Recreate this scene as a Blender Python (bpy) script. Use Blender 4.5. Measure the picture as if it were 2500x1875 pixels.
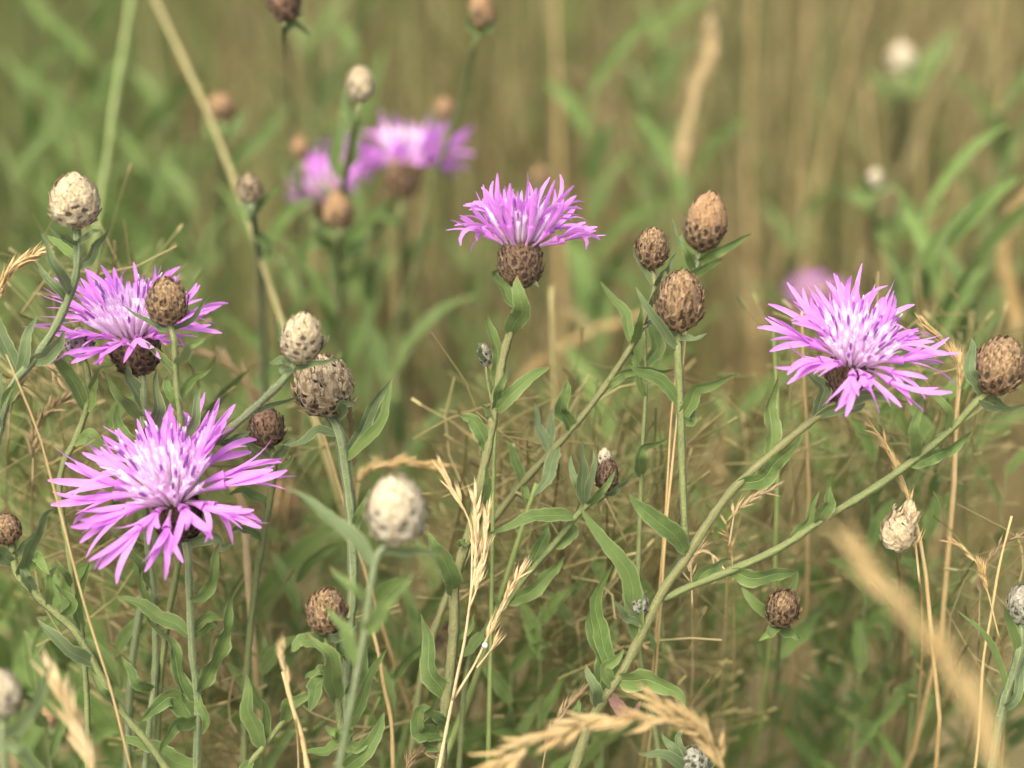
import bpy, math, random
import numpy as np
from mathutils import Vector, Matrix, Quaternion, noise as mnoise

random.seed(7)
rng = np.random.default_rng(7)
scene = bpy.context.scene
for o in list(bpy.data.objects):
    bpy.data.objects.remove(o)

# ------------------------------------------------------------------ camera, sky, sun, exposure
PITCH = math.radians(24.0)
CAM = Vector((0.0, 0.0, 0.50))
FOCUS = 0.405
cd = bpy.data.cameras.new('camera')
cam = bpy.data.objects.new('camera', cd)
scene.collection.objects.link(cam)
cam.location = CAM
cam.rotation_euler = (math.radians(90) - PITCH, 0, 0)
cd.sensor_width = 36.0
cd.lens = 18.0 / (0.1175 / 0.4)
cd.clip_start = 0.01
cd.clip_end = 3000
cd.dof.use_dof = True
cd.dof.focus_distance = FOCUS
cd.dof.aperture_fstop = 6.6
scene.camera = cam

SUN_EL, SUN_AZ = 58.0, 205.0          # soft, high, from behind-left of the camera
world = bpy.data.worlds.new('World')
scene.world = world
world.use_nodes = True
wn = world.node_tree.nodes
wl = world.node_tree.links
wn.clear()
sky = wn.new('ShaderNodeTexSky')
sky.sky_type = 'NISHITA'
sky.sun_disc = False
sky.sun_elevation = math.radians(SUN_EL)
sky.sun_rotation = math.radians(SUN_AZ)
sky.air_density = 0.7
sky.dust_density = 6.0
sky.ozone_density = 0.2
bg = wn.new('ShaderNodeBackground')
bg.inputs['Strength'].default_value = 0.15
wo = wn.new('ShaderNodeOutputWorld')
wl.new(sky.outputs[0], bg.inputs[0])
wl.new(bg.outputs[0], wo.inputs[0])
sl = bpy.data.lights.new('sun', 'SUN')
sl.energy = 1.5
sl.angle = math.radians(28)
sl.color = (1.0, 0.91, 0.74)
sun = bpy.data.objects.new('sun', sl)
scene.collection.objects.link(sun)
_az = math.radians(SUN_AZ)
sdir = Vector((math.sin(_az) * math.cos(math.radians(SUN_EL)), math.cos(_az) * math.cos(math.radians(SUN_EL)), math.sin(math.radians(SUN_EL))))
sun.rotation_euler = (-sdir).to_track_quat('-Z', 'Y').to_euler()
scene.view_settings.view_transform = 'Standard'
scene.view_settings.look = 'None'
scene.view_settings.exposure = 1.08
scene.view_settings.gamma = 1.0

# ------------------------------------------------------------------ picture point + distance -> place in the meadow
RT = Vector((1, 0, 0))
UP = Vector((0, math.sin(PITCH), math.cos(PITCH)))
FW = Vector((0, math.cos(PITCH), -math.sin(PITCH)))
S = 0.235 / 0.4 / 2500.0
def W(u, v, d):
    return CAM + RT * ((u - 1250) * S * d) + UP * ((937.5 - v) * S * d) + FW * d
def proj(p):
    q = p - CAM
    d = q.dot(FW)
    return (q.dot(RT) / (S * d) + 1250, 937.5 - q.dot(UP) / (S * d), d)

# ------------------------------------------------------------------ materials
def mat_base(name):
    m = bpy.data.materials.new(name)
    m.use_nodes = True
    nt = m.node_tree
    nt.nodes.clear()
    return m, nt, nt.nodes, nt.links
def N(nodes, t, **kw):
    n = nodes.new(t)
    for k, v in kw.items():
        setattr(n, k, v)
    return n
def math_node(nt, op, a, b=None, clamp=False):
    n = nt.nodes.new('ShaderNodeMath')
    n.operation = op
    n.use_clamp = clamp
    for i, x in enumerate((a, b)):
        if x is None:
            continue
        if isinstance(x, (int, float)):
            n.inputs[i].default_value = x
        else:
            nt.links.new(x, n.inputs[i])
    return n.outputs[0]
def mix_col(nt, f, a, b, blend='MIX'):
    n = nt.nodes.new('ShaderNodeMix')
    n.data_type = 'RGBA'
    n.blend_type = blend
    for idx, x in ((0, f), (6, a), (7, b)):
        if isinstance(x, (int, float)):
            n.inputs[idx].default_value = x
        elif isinstance(x, tuple):
            n.inputs[idx].default_value = (*x, 1)
        else:
            nt.links.new(x, n.inputs[idx])
    return n.outputs[2]
def noise(nt, vec, scale, detail=3, rough=0.55):
    n = nt.nodes.new('ShaderNodeTexNoise')
    n.inputs['Scale'].default_value = scale
    n.inputs['Detail'].default_value = detail
    n.inputs['Roughness'].default_value = rough
    if vec is not None:
        nt.links.new(vec, n.inputs['Vector'])
    return n.outputs['Fac']
def remap(nt, x, a, b, c=0.0, d=1.0):
    n = nt.nodes.new('ShaderNodeMapRange')
    n.interpolation_type = 'SMOOTHSTEP'
    nt.links.new(x, n.inputs[0])
    for i, q in enumerate((a, b, c, d)):
        n.inputs[i + 1].default_value = q
    return n.outputs[0]
def finish(nt, col, rough=0.6, trans=0.3, sheen=0.0, bump=None, bstr=0.3, tcol=None, spec=0.3):
    p = nt.nodes.new('ShaderNodeBsdfPrincipled')
    p.inputs['Roughness'].default_value = rough
    p.inputs['Specular IOR Level'].default_value = spec
    if sheen:
        p.inputs['Sheen Weight'].default_value = sheen
        p.inputs['Sheen Roughness'].default_value = 0.5
    nt.links.new(col, p.inputs['Base Color'])
    out = nt.nodes.new('ShaderNodeOutputMaterial')
    nrm = None
    if bump is not None:
        b = nt.nodes.new('ShaderNodeBump')
        b.inputs['Strength'].default_value = bstr
        b.inputs['Distance'].default_value = 0.0006
        nt.links.new(bump, b.inputs['Height'])
        nt.links.new(b.outputs[0], p.inputs['Normal'])
    if trans > 0:
        t = nt.nodes.new('ShaderNodeBsdfTranslucent')
        nt.links.new(tcol if tcol is not None else col, t.inputs[0])
        mx = nt.nodes.new('ShaderNodeMixShader')
        mx.inputs[0].default_value = trans
        nt.links.new(p.outputs[0], mx.inputs[1])
        nt.links.new(t.outputs[0], mx.inputs[2])
        nt.links.new(mx.outputs[0], out.inputs[0])
    else:
        nt.links.new(p.outputs[0], out.inputs[0])
def leaf_material(name, dark, light, edge, yellow=0.25):
    m, nt, nd, lk = mat_base(name)
    uv = N(nd, 'ShaderNodeUVMap').outputs[0]
    sep = N(nd, 'ShaderNodeSeparateXYZ'); lk.new(uv, sep.inputs[0])
    geo = N(nd, 'ShaderNodeNewGeometry')
    oi = N(nd, 'ShaderNodeObjectInfo')
    pos = geo.outputs['Position']
    n1 = noise(nt, pos, 260, 4)
    n2 = noise(nt, pos, 1500, 3)
    base = mix_col(nt, oi.outputs['Random'], dark, light)
    base = mix_col(nt, remap(nt, n1, 0.35, 0.7), base, light)
    base = mix_col(nt, math_node(nt, 'MULTIPLY', remap(nt, n1, 0.55, 0.85), yellow), base, (0.26, 0.24, 0.07))
    base = mix_col(nt, math_node(nt, 'MULTIPLY', n2, 0.45), base, (0.13, 0.20, 0.075))
    # paler felted margin and midrib
    s = math_node(nt, 'ABSOLUTE', math_node(nt, 'SUBTRACT', sep.outputs[0], 0.5))
    em = remap(nt, s, 0.40, 0.49)
    mid = remap(nt, s, 0.0, 0.055, 1.0, 0.0)
    wav = nt.nodes.new('ShaderNodeTexWave'); wav.wave_type = 'BANDS'; wav.bands_direction = 'Y'
    cmb = N(nd, 'ShaderNodeCombineXYZ')
    lk.new(s, cmb.inputs[0])
    lk.new(math_node(nt, 'SUBTRACT', sep.outputs[1], math_node(nt, 'MULTIPLY', s, 0.35)), cmb.inputs[1])
    lk.new(cmb.outputs[0], wav.inputs[0])
    wav.inputs['Scale'].default_value = 4.5
    wav.inputs['Distortion'].default_value = 2.0
    vein = remap(nt, wav.outputs['Fac'], 0.86, 1.0)
    f = math_node(nt, 'MAXIMUM', math_node(nt, 'MULTIPLY', em, 0.75), math_node(nt, 'MAXIMUM', math_node(nt, 'MULTIPLY', mid, 0.5), math_node(nt, 'MULTIPLY', vein, 0.07)))
    col = mix_col(nt, f, base, edge)
    wear = math_node(nt, 'ADD', sep.outputs[1], math_node(nt, 'MULTIPLY', math_node(nt, 'SUBTRACT', n1, 0.5), 0.5))
    wear = math_node(nt, 'MULTIPLY', remap(nt, wear, 0.90, 1.02), remap(nt, oi.outputs['Random'], 0.45, 0.7))
    col = mix_col(nt, math_node(nt, 'MULTIPLY', wear, 0.8), col, (0.25, 0.17, 0.07))
    blot = noise(nt, pos, 520, 2)
    col = mix_col(nt, math_node(nt, 'MULTIPLY', remap(nt, blot, 0.66, 0.74), 0.45), col, (0.22, 0.19, 0.08))
    hgt = math_node(nt, 'SUBTRACT', math_node(nt, 'MULTIPLY', n2, 0.5), math_node(nt, 'MAXIMUM', mid, math_node(nt, 'MULTIPLY', vein, 0.15)))
    finish(nt, col, 0.62, 0.30, 0.10, hgt, 0.45, spec=0.25)
    return m
M = {}
M['leaf'] = leaf_material('knapweed_leaf', (0.076, 0.136, 0.031), (0.150, 0.224, 0.054), (0.28, 0.35, 0.15))
M['leaf_grey'] = leaf_material('felted_leaf', (0.082, 0.130, 0.050), (0.150, 0.205, 0.088), (0.33, 0.39, 0.21), 0.1)
M['leaf_red'] = leaf_material('faded_leaf', (0.14, 0.045, 0.06), (0.22, 0.09, 0.10), (0.26, 0.15, 0.14))
M['leaf_fresh'] = leaf_material('fresh_leaf', (0.090, 0.168, 0.032), (0.160, 0.255, 0.056), (0.28, 0.37, 0.13))

def stem_material(name, a, b, stripe):
    m, nt, nd, lk = mat_base(name)
    uv = N(nd, 'ShaderNodeUVMap').outputs[0]
    sep = N(nd, 'ShaderNodeSeparateXYZ'); lk.new(uv, sep.inputs[0])
    geo = N(nd, 'ShaderNodeNewGeometry')
    oi = N(nd, 'ShaderNodeObjectInfo')
    n1 = noise(nt, geo.outputs['Position'], 180, 4)
    n2 = noise(nt, geo.outputs['Position'], 1800, 2)
    col = mix_col(nt, remap(nt, n1, 0.3, 0.7), a, b)
    col = mix_col(nt, math_node(nt, 'MULTIPLY', oi.outputs['Random'], 0.4), col, b)
    fr = math_node(nt, 'FRACT', math_node(nt, 'MULTIPLY', sep.outputs[0], 6.0))
    band = remap(nt, math_node(nt, 'ABSOLUTE', math_node(nt, 'SUBTRACT', fr, 0.5)), 0.22, 0.45)
    col = mix_col(nt, math_node(nt, 'MULTIPLY', band, 0.55), col, stripe)
    sc = N(nd, 'ShaderNodeCombineXYZ')
    lk.new(math_node(nt, 'MULTIPLY', sep.outputs[0], 9.0), sc.inputs[0]); lk.new(math_node(nt, 'MULTIPLY', sep.outputs[1], 14.0), sc.inputs[1])
    lk.new(math_node(nt, 'MULTIPLY', oi.outputs['Random'], 30.0), sc.inputs[2])
    stk = noise(nt, sc.outputs[0], 1.0, 5, 0.7)
    col = mix_col(nt, math_node(nt, 'MULTIPLY', remap(nt, stk, 0.5, 0.72), 0.6), col, tuple(x * 0.45 for x in a))
    col = mix_col(nt, math_node(nt, 'MULTIPLY', n2, 0.3), col, (0.28, 0.32, 0.18))
    finish(nt, col, 0.65, 0.0, 0.08, math_node(nt, 'ADD', n2, stk), 0.6, spec=0.2)
    return m
M['stem'] = stem_material('knapweed_stem', (0.115, 0.17, 0.045), (0.19, 0.245, 0.072), (0.24, 0.20, 0.085))
M['stem_grey'] = stem_material('felted_stem', (0.095, 0.145, 0.052), (0.16, 0.21, 0.085), (0.30, 0.35, 0.20))
M['stem_brown'] = stem_material('ageing_stem', (0.14, 0.17, 0.055), (0.21, 0.23, 0.085), (0.22, 0.12, 0.05))

def straw_material(name, a, b, trans=0.15):
    m, nt, nd, lk = mat_base(name)
    geo = N(nd, 'ShaderNodeNewGeometry')
    oi = N(nd, 'ShaderNodeObjectInfo')
    n1 = noise(nt, geo.outputs['Position'], 120, 4)
    n2 = noise(nt, geo.outputs['Position'], 1400, 3)
    col = mix_col(nt, remap(nt, n1, 0.3, 0.7), a, b)
    col = mix_col(nt, math_node(nt, 'MULTIPLY', oi.outputs['Random'], 0.5), col, b)
    col = mix_col(nt, math_node(nt, 'MULTIPLY', remap(nt, n2, 0.5, 0.8), 0.4), col, tuple(x * 0.55 for x in a))
    finish(nt, col, 0.55, trans, 0.0, n2, 0.25)
    return m
M['straw'] = straw_material('dry_straw', (0.52, 0.37, 0.15), (0.62, 0.48, 0.24))
M['straw_pale'] = straw_material('pale_straw', (0.60, 0.46, 0.22), (0.72, 0.58, 0.34))
M['straw_near'] = straw_material('golden_straw', (0.42, 0.31, 0.13), (0.52, 0.40, 0.19))
M['straw_dull'] = straw_material('dull_straw', (0.25, 0.19, 0.095), (0.36, 0.28, 0.15))
M['straw_olive'] = straw_material('olive_straw', (0.28, 0.26, 0.10), (0.38, 0.34, 0.15))
M['straw_green'] = straw_material('green_straw', (0.20, 0.28, 0.08), (0.30, 0.36, 0.13))

def bract_material(name, app, app2, spot, amount, side=(0.30, 0.34, 0.20), sy=0.66, rx=0.30, ry=0.20, green=0.0, wob=1.8, margin=0.75):
    m, nt, nd, lk = mat_base(name)
    uv = N(nd, 'ShaderNodeUVMap').outputs[0]
    sep = N(nd, 'ShaderNodeSeparateXYZ'); lk.new(uv, sep.inputs[0])
    oi = N(nd, 'ShaderNodeObjectInfo')
    geo = N(nd, 'ShaderNodeNewGeometry')
    n1 = noise(nt, geo.outputs['Position'], 1500, 5, 0.65)
    cmb = N(nd, 'ShaderNodeCombineXYZ')
    lk.new(math_node(nt, 'MULTIPLY', sep.outputs[0], 14.0), cmb.inputs[0])
    lk.new(math_node(nt, 'MULTIPLY', sep.outputs[1], 1.5), cmb.inputs[1])
    lk.new(math_node(nt, 'MULTIPLY', oi.outputs['Random'], 40.0), cmb.inputs[2])
    fib = noise(nt, cmb.outputs[0], 1.0, 3)
    col = mix_col(nt, remap(nt, fib, 0.3, 0.7), app, app2)
    col = mix_col(nt, math_node(nt, 'MULTIPLY', oi.outputs['Random'], 0.45), col, app2)
    if green:
        col = mix_col(nt, math_node(nt, 'MULTIPLY', remap(nt, sep.outputs[1], 0.75, 0.35), green), col, side)
    mg = math_node(nt, 'MAXIMUM', remap(nt, math_node(nt, 'ABSOLUTE', math_node(nt, 'SUBTRACT', sep.outputs[0], 0.5)), 0.30, 0.48), remap(nt, sep.outputs[1], 0.84, 1.0))
    col = mix_col(nt, math_node(nt, 'MULTIPLY', math_node(nt, 'MULTIPLY', mg, remap(nt, n1, 0.3, 0.6)), margin), col, tuple(x * y for x, y in zip(app, (0.62, 0.52, 0.45))))
    dx = math_node(nt, 'DIVIDE', math_node(nt, 'SUBTRACT', sep.outputs[0], 0.5), rx)
    dy = math_node(nt, 'DIVIDE', math_node(nt, 'SUBTRACT', sep.outputs[1], sy), ry)
    r = math_node(nt, 'SQRT', math_node(nt, 'ADD', math_node(nt, 'MULTIPLY', dx, dx), math_node(nt, 'MULTIPLY', dy, dy)))
    r = math_node(nt, 'ADD', r, math_node(nt, 'MULTIPLY', math_node(nt, 'SUBTRACT', n1, 0.5), wob))
    msk = math_node(nt, 'MULTIPLY', remap(nt, r, 0.65, 1.1, 1.0, 0.0), amount)
    col = mix_col(nt, msk, col, spot)
    col = mix_col(nt, math_node(nt, 'MULTIPLY', remap(nt, n1, 0.45, 0.75), 0.45), col, tuple(x * 0.45 for x in app))
    finish(nt, col, 0.65, 0.08, 0.1, math_node(nt, 'ADD', fib, n1), 0.9)
    return m
DARK = (0.055, 0.032, 0.020)
M['br_cream_lo'] = bract_material('cream_bract_spotted', (0.62, 0.52, 0.32), (0.72, 0.63, 0.43), DARK, 0.92, (0.5, 0.52, 0.38), sy=0.64, rx=0.28, ry=0.20, green=0.3, wob=1.3)
M['br_cream_hi'] = bract_material('cream_bract', (0.70, 0.58, 0.34), (0.78, 0.68, 0.45), (0.40, 0.27, 0.15), 0.35)
M['br_white_lo'] = bract_material('white_bract_spotted', (0.66, 0.59, 0.40), (0.75, 0.69, 0.51), (0.07, 0.045, 0.03), 0.92, (0.6, 0.62, 0.48), sy=0.66, rx=0.25, ry=0.17, green=0.3, wob=1.2)
M['br_white_hi'] = bract_material('white_bract', (0.72, 0.64, 0.41), (0.80, 0.73, 0.52), (0.45, 0.33, 0.2), 0.1)
M['br_tan_lo'] = bract_material('tan_bract_spotted', (0.48, 0.385, 0.22), (0.64, 0.54, 0.35), DARK, 0.95, sy=0.46, rx=0.30, ry=0.29, wob=1.5)
M['br_tan_hi'] = bract_material('tan_bract', (0.54, 0.42, 0.23), (0.70, 0.60, 0.40), (0.16, 0.10, 0.05), 0.8, sy=0.40, rx=0.36, ry=0.34)
M['br_brown_lo'] = bract_material('brown_bract_spotted', (0.33, 0.215, 0.105), (0.47, 0.335, 0.185), (0.045, 0.026, 0.016), 0.95, sy=0.46, rx=0.30, ry=0.29, wob=1.5)
M['br_brown_hi'] = bract_material('brown_bract', (0.41, 0.27, 0.13), (0.56, 0.40, 0.22), (0.13, 0.075, 0.04), 0.7, sy=0.46, rx=0.30, ry=0.29, wob=1.5)
M['br_dark_lo'] = bract_material('dark_bract_spotted', (0.17, 0.105, 0.058), (0.28, 0.19, 0.11), (0.04, 0.022, 0.016), 0.9, sy=0.46, rx=0.30, ry=0.29, wob=1.5)
M['br_dark_hi'] = bract_material('dark_bract', (0.20, 0.115, 0.07), (0.32, 0.20, 0.12), (0.07, 0.04, 0.03), 0.7)
M['br_smooth_lo'] = M['br_brown_lo']
M['br_smooth_hi'] = bract_material('smooth_brown_bract', (0.47, 0.29, 0.135), (0.56, 0.37, 0.19), (0.35, 0.21, 0.1), 0.3)
M['br_grey_lo'] = bract_material('grey_bract_spotted', (0.42, 0.45, 0.33), (0.58, 0.60, 0.46), (0.06, 0.035, 0.025), 0.9, sy=0.68)
M['br_grey_hi'] = bract_material('grey_bract', (0.45, 0.45, 0.34), (0.62, 0.60, 0.46), (0.12, 0.07, 0.04), 0.4)

def petal_material(name):
    m, nt, nd, lk = mat_base(name)
    at = N(nd, 'ShaderNodeAttribute'); at.attribute_name = 'Col'
    oi = N(nd, 'ShaderNodeObjectInfo')
    geo = N(nd, 'ShaderNodeNewGeometry')
    n1 = noise(nt, geo.outputs['Position'], 700, 3)
    col = mix_col(nt, math_node(nt, 'MULTIPLY', remap(nt, n1, 0.35, 0.75), 0.2), at.outputs['Color'], (0.82, 0.48, 0.88))
    col = mix_col(nt, math_node(nt, 'MULTIPLY', oi.outputs['Random'], 0.12), col, (0.68, 0.26, 0.80))
    finish(nt, col, 0.55, 0.38, 0.15, n1, 0.2, spec=0.25)
    return m
M['petal'] = petal_material('knapweed_petal')

def attr_material(name, trans=0.3):
    m, nt, nd, lk = mat_base(name)
    at = N(nd, 'ShaderNodeAttribute'); at.attribute_name = 'Col'
    geo = N(nd, 'ShaderNodeNewGeometry')
    n1 = noise(nt, geo.outputs['Position'], 90, 4)
    col = mix_col(nt, math_node(nt, 'MULTIPLY', remap(nt, n1, 0.4, 0.8), 0.35), at.outputs['Color'], (0.26, 0.21, 0.10))
    finish(nt, col, 0.6, trans)
    return m
M['blades'] = attr_material('meadow_blades')

def ground_material():
    m, nt, nd, lk = mat_base('meadow_soil')
    geo = N(nd, 'ShaderNodeNewGeometry')
    a = noise(nt, geo.outputs['Position'], 9, 6)
    b = noise(nt, geo.outputs['Position'], 70, 6, 0.7)
    c = noise(nt, geo.outputs['Position'], 1.3, 4)
    col = mix_col(nt, remap(nt, a, 0.35, 0.65), (0.16, 0.125, 0.058), (0.27, 0.215, 0.098))
    col = mix_col(nt, math_node(nt, 'MULTIPLY', remap(nt, c, 0.4, 0.65), 0.6), col, (0.13, 0.16, 0.05))
    col = mix_col(nt, math_node(nt, 'MULTIPLY', remap(nt, b, 0.45, 0.75), 0.7), col, (0.36, 0.29, 0.145))
    p = nd.new('ShaderNodeBsdfPrincipled')
    p.inputs['Roughness'].default_value = 0.9
    lk.new(col, p.inputs['Base Color'])
    bp = nd.new('ShaderNodeBump'); bp.inputs['Distance'].default_value = 0.01
    lk.new(b, bp.inputs['Height']); lk.new(bp.outputs[0], p.inputs['Normal'])
    out = nd.new('ShaderNodeOutputMaterial'); lk.new(p.outputs[0], out.inputs[0])
    return m
M['ground'] = ground_material()
M['hair'] = straw_material('felt_hair', (0.42, 0.45, 0.30), (0.55, 0.56, 0.42), 0.3)

# ------------------------------------------------------------------ mesh helpers
COL = scene.collection
def make_mesh(name, verts, faces, mat, uvs=None, cols=None, smooth=True):
    me = bpy.data.meshes.new(name)
    me.from_pydata([tuple(v) for v in verts], [], faces)
    if mat is not None:
        me.materials.append(mat)
    n = len(me.loops)
    li = np.empty(n, dtype=np.int32)
    me.loops.foreach_get('vertex_index', li)
    if uvs is not None:
        ul = me.uv_layers.new(name='UVMap')
        ul.data.foreach_set('uv', np.asarray(uvs, dtype=np.float32)[li].ravel())
    if cols is not None:
        ca = me.color_attributes.new('Col', 'FLOAT_COLOR', 'POINT')
        c = np.ones((len(verts), 4), dtype=np.float32)
        c[:, :3] = np.asarray(cols, dtype=np.float32)
        ca.data.foreach_set('color', c.ravel())
    if smooth:
        me.polygons.foreach_set('use_smooth', np.ones(len(me.polygons), dtype=bool))
    me.update()
    return me
def link(name, me, parent=None, mtx=None):
    o = bpy.data.objects.new(name, me)
    COL.objects.link(o)
    if parent is not None:
        o.parent = parent
    if mtx is not None:
        o.matrix_basis = mtx
    return o
def tag(o, label, cat, group=None, kind=None):
    if label: o['label'] = label
    if cat: o['category'] = cat
    if group: o['group'] = group
    if kind: o['kind'] = kind
    return o
def catmull(pts, n):
    P = [np.array(p, dtype=float) for p in pts]
    if len(P) == 2:
        return [P[0] + (P[1] - P[0]) * i / n for i in range(n + 1)]
    Q = [2 * P[0] - P[1]] + P + [2 * P[-1] - P[-2]]
    L = [np.linalg.norm((P[i + 1] - P[i])[:2]) + 1e-9 for i in range(len(P) - 1)]
    tot = sum(L)
    out = []
    for k in range(n + 1):
        s = tot * k / n
        i = 0
        while i < len(L) - 1 and s > L[i]:
            s -= L[i]; i += 1
        t = min(1.0, s / L[i])
        a, b, c, d = Q[i], Q[i + 1], Q[i + 2], Q[i + 3]
        out.append(0.5 * ((2 * b) + (-a + c) * t + (2 * a - 5 * b + 4 * c - d) * t * t + (-a + 3 * b - 3 * c + d) * t ** 3))
    return out
def tube_geo(pts, radii, sides=8, ridge=0.0, V=None, F=None, UV=None, cap=True):
    """swept tube through world points"""
    V = [] if V is None else V; F = [] if F is None else F; UV = [] if UV is None else UV
    n = len(pts)
    pts = [Vector(p) for p in pts]
    base = len(V)
    nrm = None
    for i in range(n):
        t = (pts[min(i + 1, n - 1)] - pts[max(i - 1, 0)]).normalized()
        if nrm is None:
            ref = Vector((0.31, 0.9, 0.2)) if abs(t.z) > 0.7 else Vector((0, 0, 1))
            nrm = (ref - t * ref.dot(t)).normalized()
        else:
            nrm = (nrm - t * nrm.dot(t)).normalized()
        bn = t.cross(nrm)
        for k in range(sides):
            a = 2 * math.pi * k / sides
            r = radii[i] * (1.0 - (ridge if k % 2 else 0.0))
            V.append(pts[i] + nrm * (math.cos(a) * r) + bn * (math.sin(a) * r))
            UV.append((k / sides, i / max(1, n - 1)))
    for i in range(n - 1):
        for k in range(sides):
            a = base + i * sides + k; b = base + i * sides + (k + 1) % sides
            F.append((a, b, b + sides, a + sides))
    if cap:
        F.append(tuple(base + k for k in reversed(range(sides))))
        F.append(tuple(base + (n - 1) * sides + k for k in range(sides)))
    return V, F, UV

# ------------------------------------------------------------------ a plant: an Empty at its foot, everything else below it
class Plant:
    def __init__(self, name, label, cat, group=None):
        self.root = bpy.data.objects.new(name, None)
        self.root.empty_display_size = 0.02
        COL.objects.link(self.root)
        tag(self.root, label, cat, group)
        self.samples = []
        self.placed = False
        self.pending = []
    def place(self, p):
        self.root.location = p
        self.base = Vector(p)
        self.placed = True
        for o in self.pending:
            o.location = o.location - self.base
        self.pending = []
    def add(self, name, me, mtx=None):
        o = link(name, me, self.root)
        if mtx is not None:
            o.matrix_basis = mtx
        if self.placed:
            o.location = o.location - self.base
        else:
            self.pending.append(o)
        return o
    def near(self, u, v):
        return min(self.samples, key=lambda s: (s[0] - u) ** 2 + (s[1] - v) ** 2)

def stem(pl, pts, d0, d1, w0, w1, mat='stem', ground=True, name='stem', seg=None, start=None, lean=(0, 0), ridge=0.24, sides=12, hairy=None):
    """pts: picture points from top to bottom; d0,d1: distance (m) at top and bottom; w: widths in picture points"""
    L = len(pts)
    P3 = [(p[0], p[1], p[2] if len(p) > 2 else d0 + (d1 - d0) * i / max(1, L - 1)) for i, p in enumerate(pts)]
    if start is not None:
        P3 = [proj(start)] + P3
    n = seg or max(10, 5 * L)
    C = catmull(P3, n)
    pts3 = [W(*c) for c in C]
    wid = [(w0 + (w1 - w0) * i / n) * S * C[i][2] / 2 for i in range(n + 1)]
    rs = random.Random(int(w0 * 10 + pts[0][0]))
    wid = [w * 0.82 * (1 + 0.08 * math.sin(i * 1.7 + w0) + rs.uniform(-0.08, 0.10)) for i, w in enumerate(wid)]
    for c in C:
        pl.samples.append(tuple(c))
    if ground:
        T = (pts3[-1] - pts3[-3]).normalized()
        if T.z > -0.3:
            T = (T + Vector((0, 0, -0.6))).normalized()
        p = pts3[-1]
        h = p.z
        tgt = Vector((p.x + T.x * h * 0.35 + lean[0], p.y + T.y * h * 0.3 + lean[1], -0.004))
        for k in range(1, 7):
            t = k / 6
            q = p * (1 - t) ** 2 + (p + T * h * 0.4) * 2 * t * (1 - t) + tgt * t * t
            pts3.append(q)
            wid.append(wid[n] * (1 + 0.15 * t))
        pl_base = Vector((tgt.x, tgt.y, 0))
    V, F, UV = tube_geo(pts3, wid, sides, ridge)
    me = make_mesh(name, V, F, M[mat], UV)
    o = pl.add(name, me)
    if ground and not pl.placed:
        pl.place(pl_base)
    if hairy is None: hairy = mat.startswith('stem') and d0 < 0.43
    if hairy:
        HV, HF = [], []
        for i in range(n):
            L = (pts3[i + 1] - pts3[i]).length
            T = (pts3[i] - pts3[i + 1]).normalized()
            s1 = T.cross(Vector((0.4, 0.9, 0.1))).normalized(); s2 = T.cross(s1)
            for k in range(int(L * 9000)):
                a = rs.uniform(0, 6.283)
                nv = s1 * math.cos(a) + s2 * math.sin(a)
                q = pts3[i].lerp(pts3[i + 1], rs.random()) + nv * (wid[i] * 0.86)
                ln = rs.uniform(0.0003, 0.0009)
                sd = nv.cross(T) * 0.00006
                k0 = len(HV)
                HV.extend((q - sd, q + sd, q + nv * ln + T * ln * rs.uniform(0.0, 0.9)))
                HF.append((k0, k0 + 1, k0 + 2))
        if HV:
            ha = link('hair', make_mesh('hair', HV, HF, M['hair']), o)
            ha['kind'] = 'stuff'
    return o

def leaf_mesh(pts, hw, mat, roll=0.0, twist=0.0, fold=0.25, wave=0.12, teeth=0.10, seg=16, seed=0, petiole=0.25):
    """pts: world points along the midrib, hw: greatest half width (m)"""
    r = random.Random(seed)
    ph = r.uniform(0, 6.28); ph2 = r.uniform(0, 6.28); fr = r.uniform(6.0, 10.0)
    V, F, UV = [], [], []
    n = len(pts) - 1
    cross = (-1.0, -0.55, 0.0, 0.55, 1.0)
    peak = r.uniform(0.5, 0.8)
    for i, p in enumerate(pts):
        t = i / n
        T = (pts[min(i + 1, n)] - pts[max(i - 1, 0)]).normalized()
        view = (CAM - p).normalized()
        B = T.cross(view)
        if B.length < 1e-4: B = Vector((1, 0, 0))
        B.normalize()
        q = Quaternion(T, math.radians(roll + twist * t))
        B = q @ B
        Nn = B.cross(T).normalized()
        w = math.sin(math.pi * (t ** peak) * 0.985 + 0.015) ** 0.85 * (1 - petiole) + petiole * (1 - t) ** 0.5
        w = max(w, 0.03 if t > 0.98 else 0.12) * hw
        for c in cross:
            e = abs(c)
            sgn = 1 if c > 0 else -1
            ww = w
            if e > 0.9:
                ww *= 1 + teeth * math.sin(i * 2.4 + (ph if c > 0 else ph2)) * (0.6 + 0.8 * r.random())
            z = -fold * e * w * (1.0) + (wave * w * math.sin(fr * t * 2 + (ph if c > 0 else ph2)) if e > 0.9 else 0)
            V.append(p + B * (c * ww) + Nn * -z)
            UV.append((0.5 + 0.5 * c, t))
    for i in range(n):
        for k in range(4):
            a = i * 5 + k
            F.append((a, a + 1, a + 6, a + 5))
    return make_mesh('leaf', V, F, mat, UV)
LEAFSEED = [100]
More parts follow.
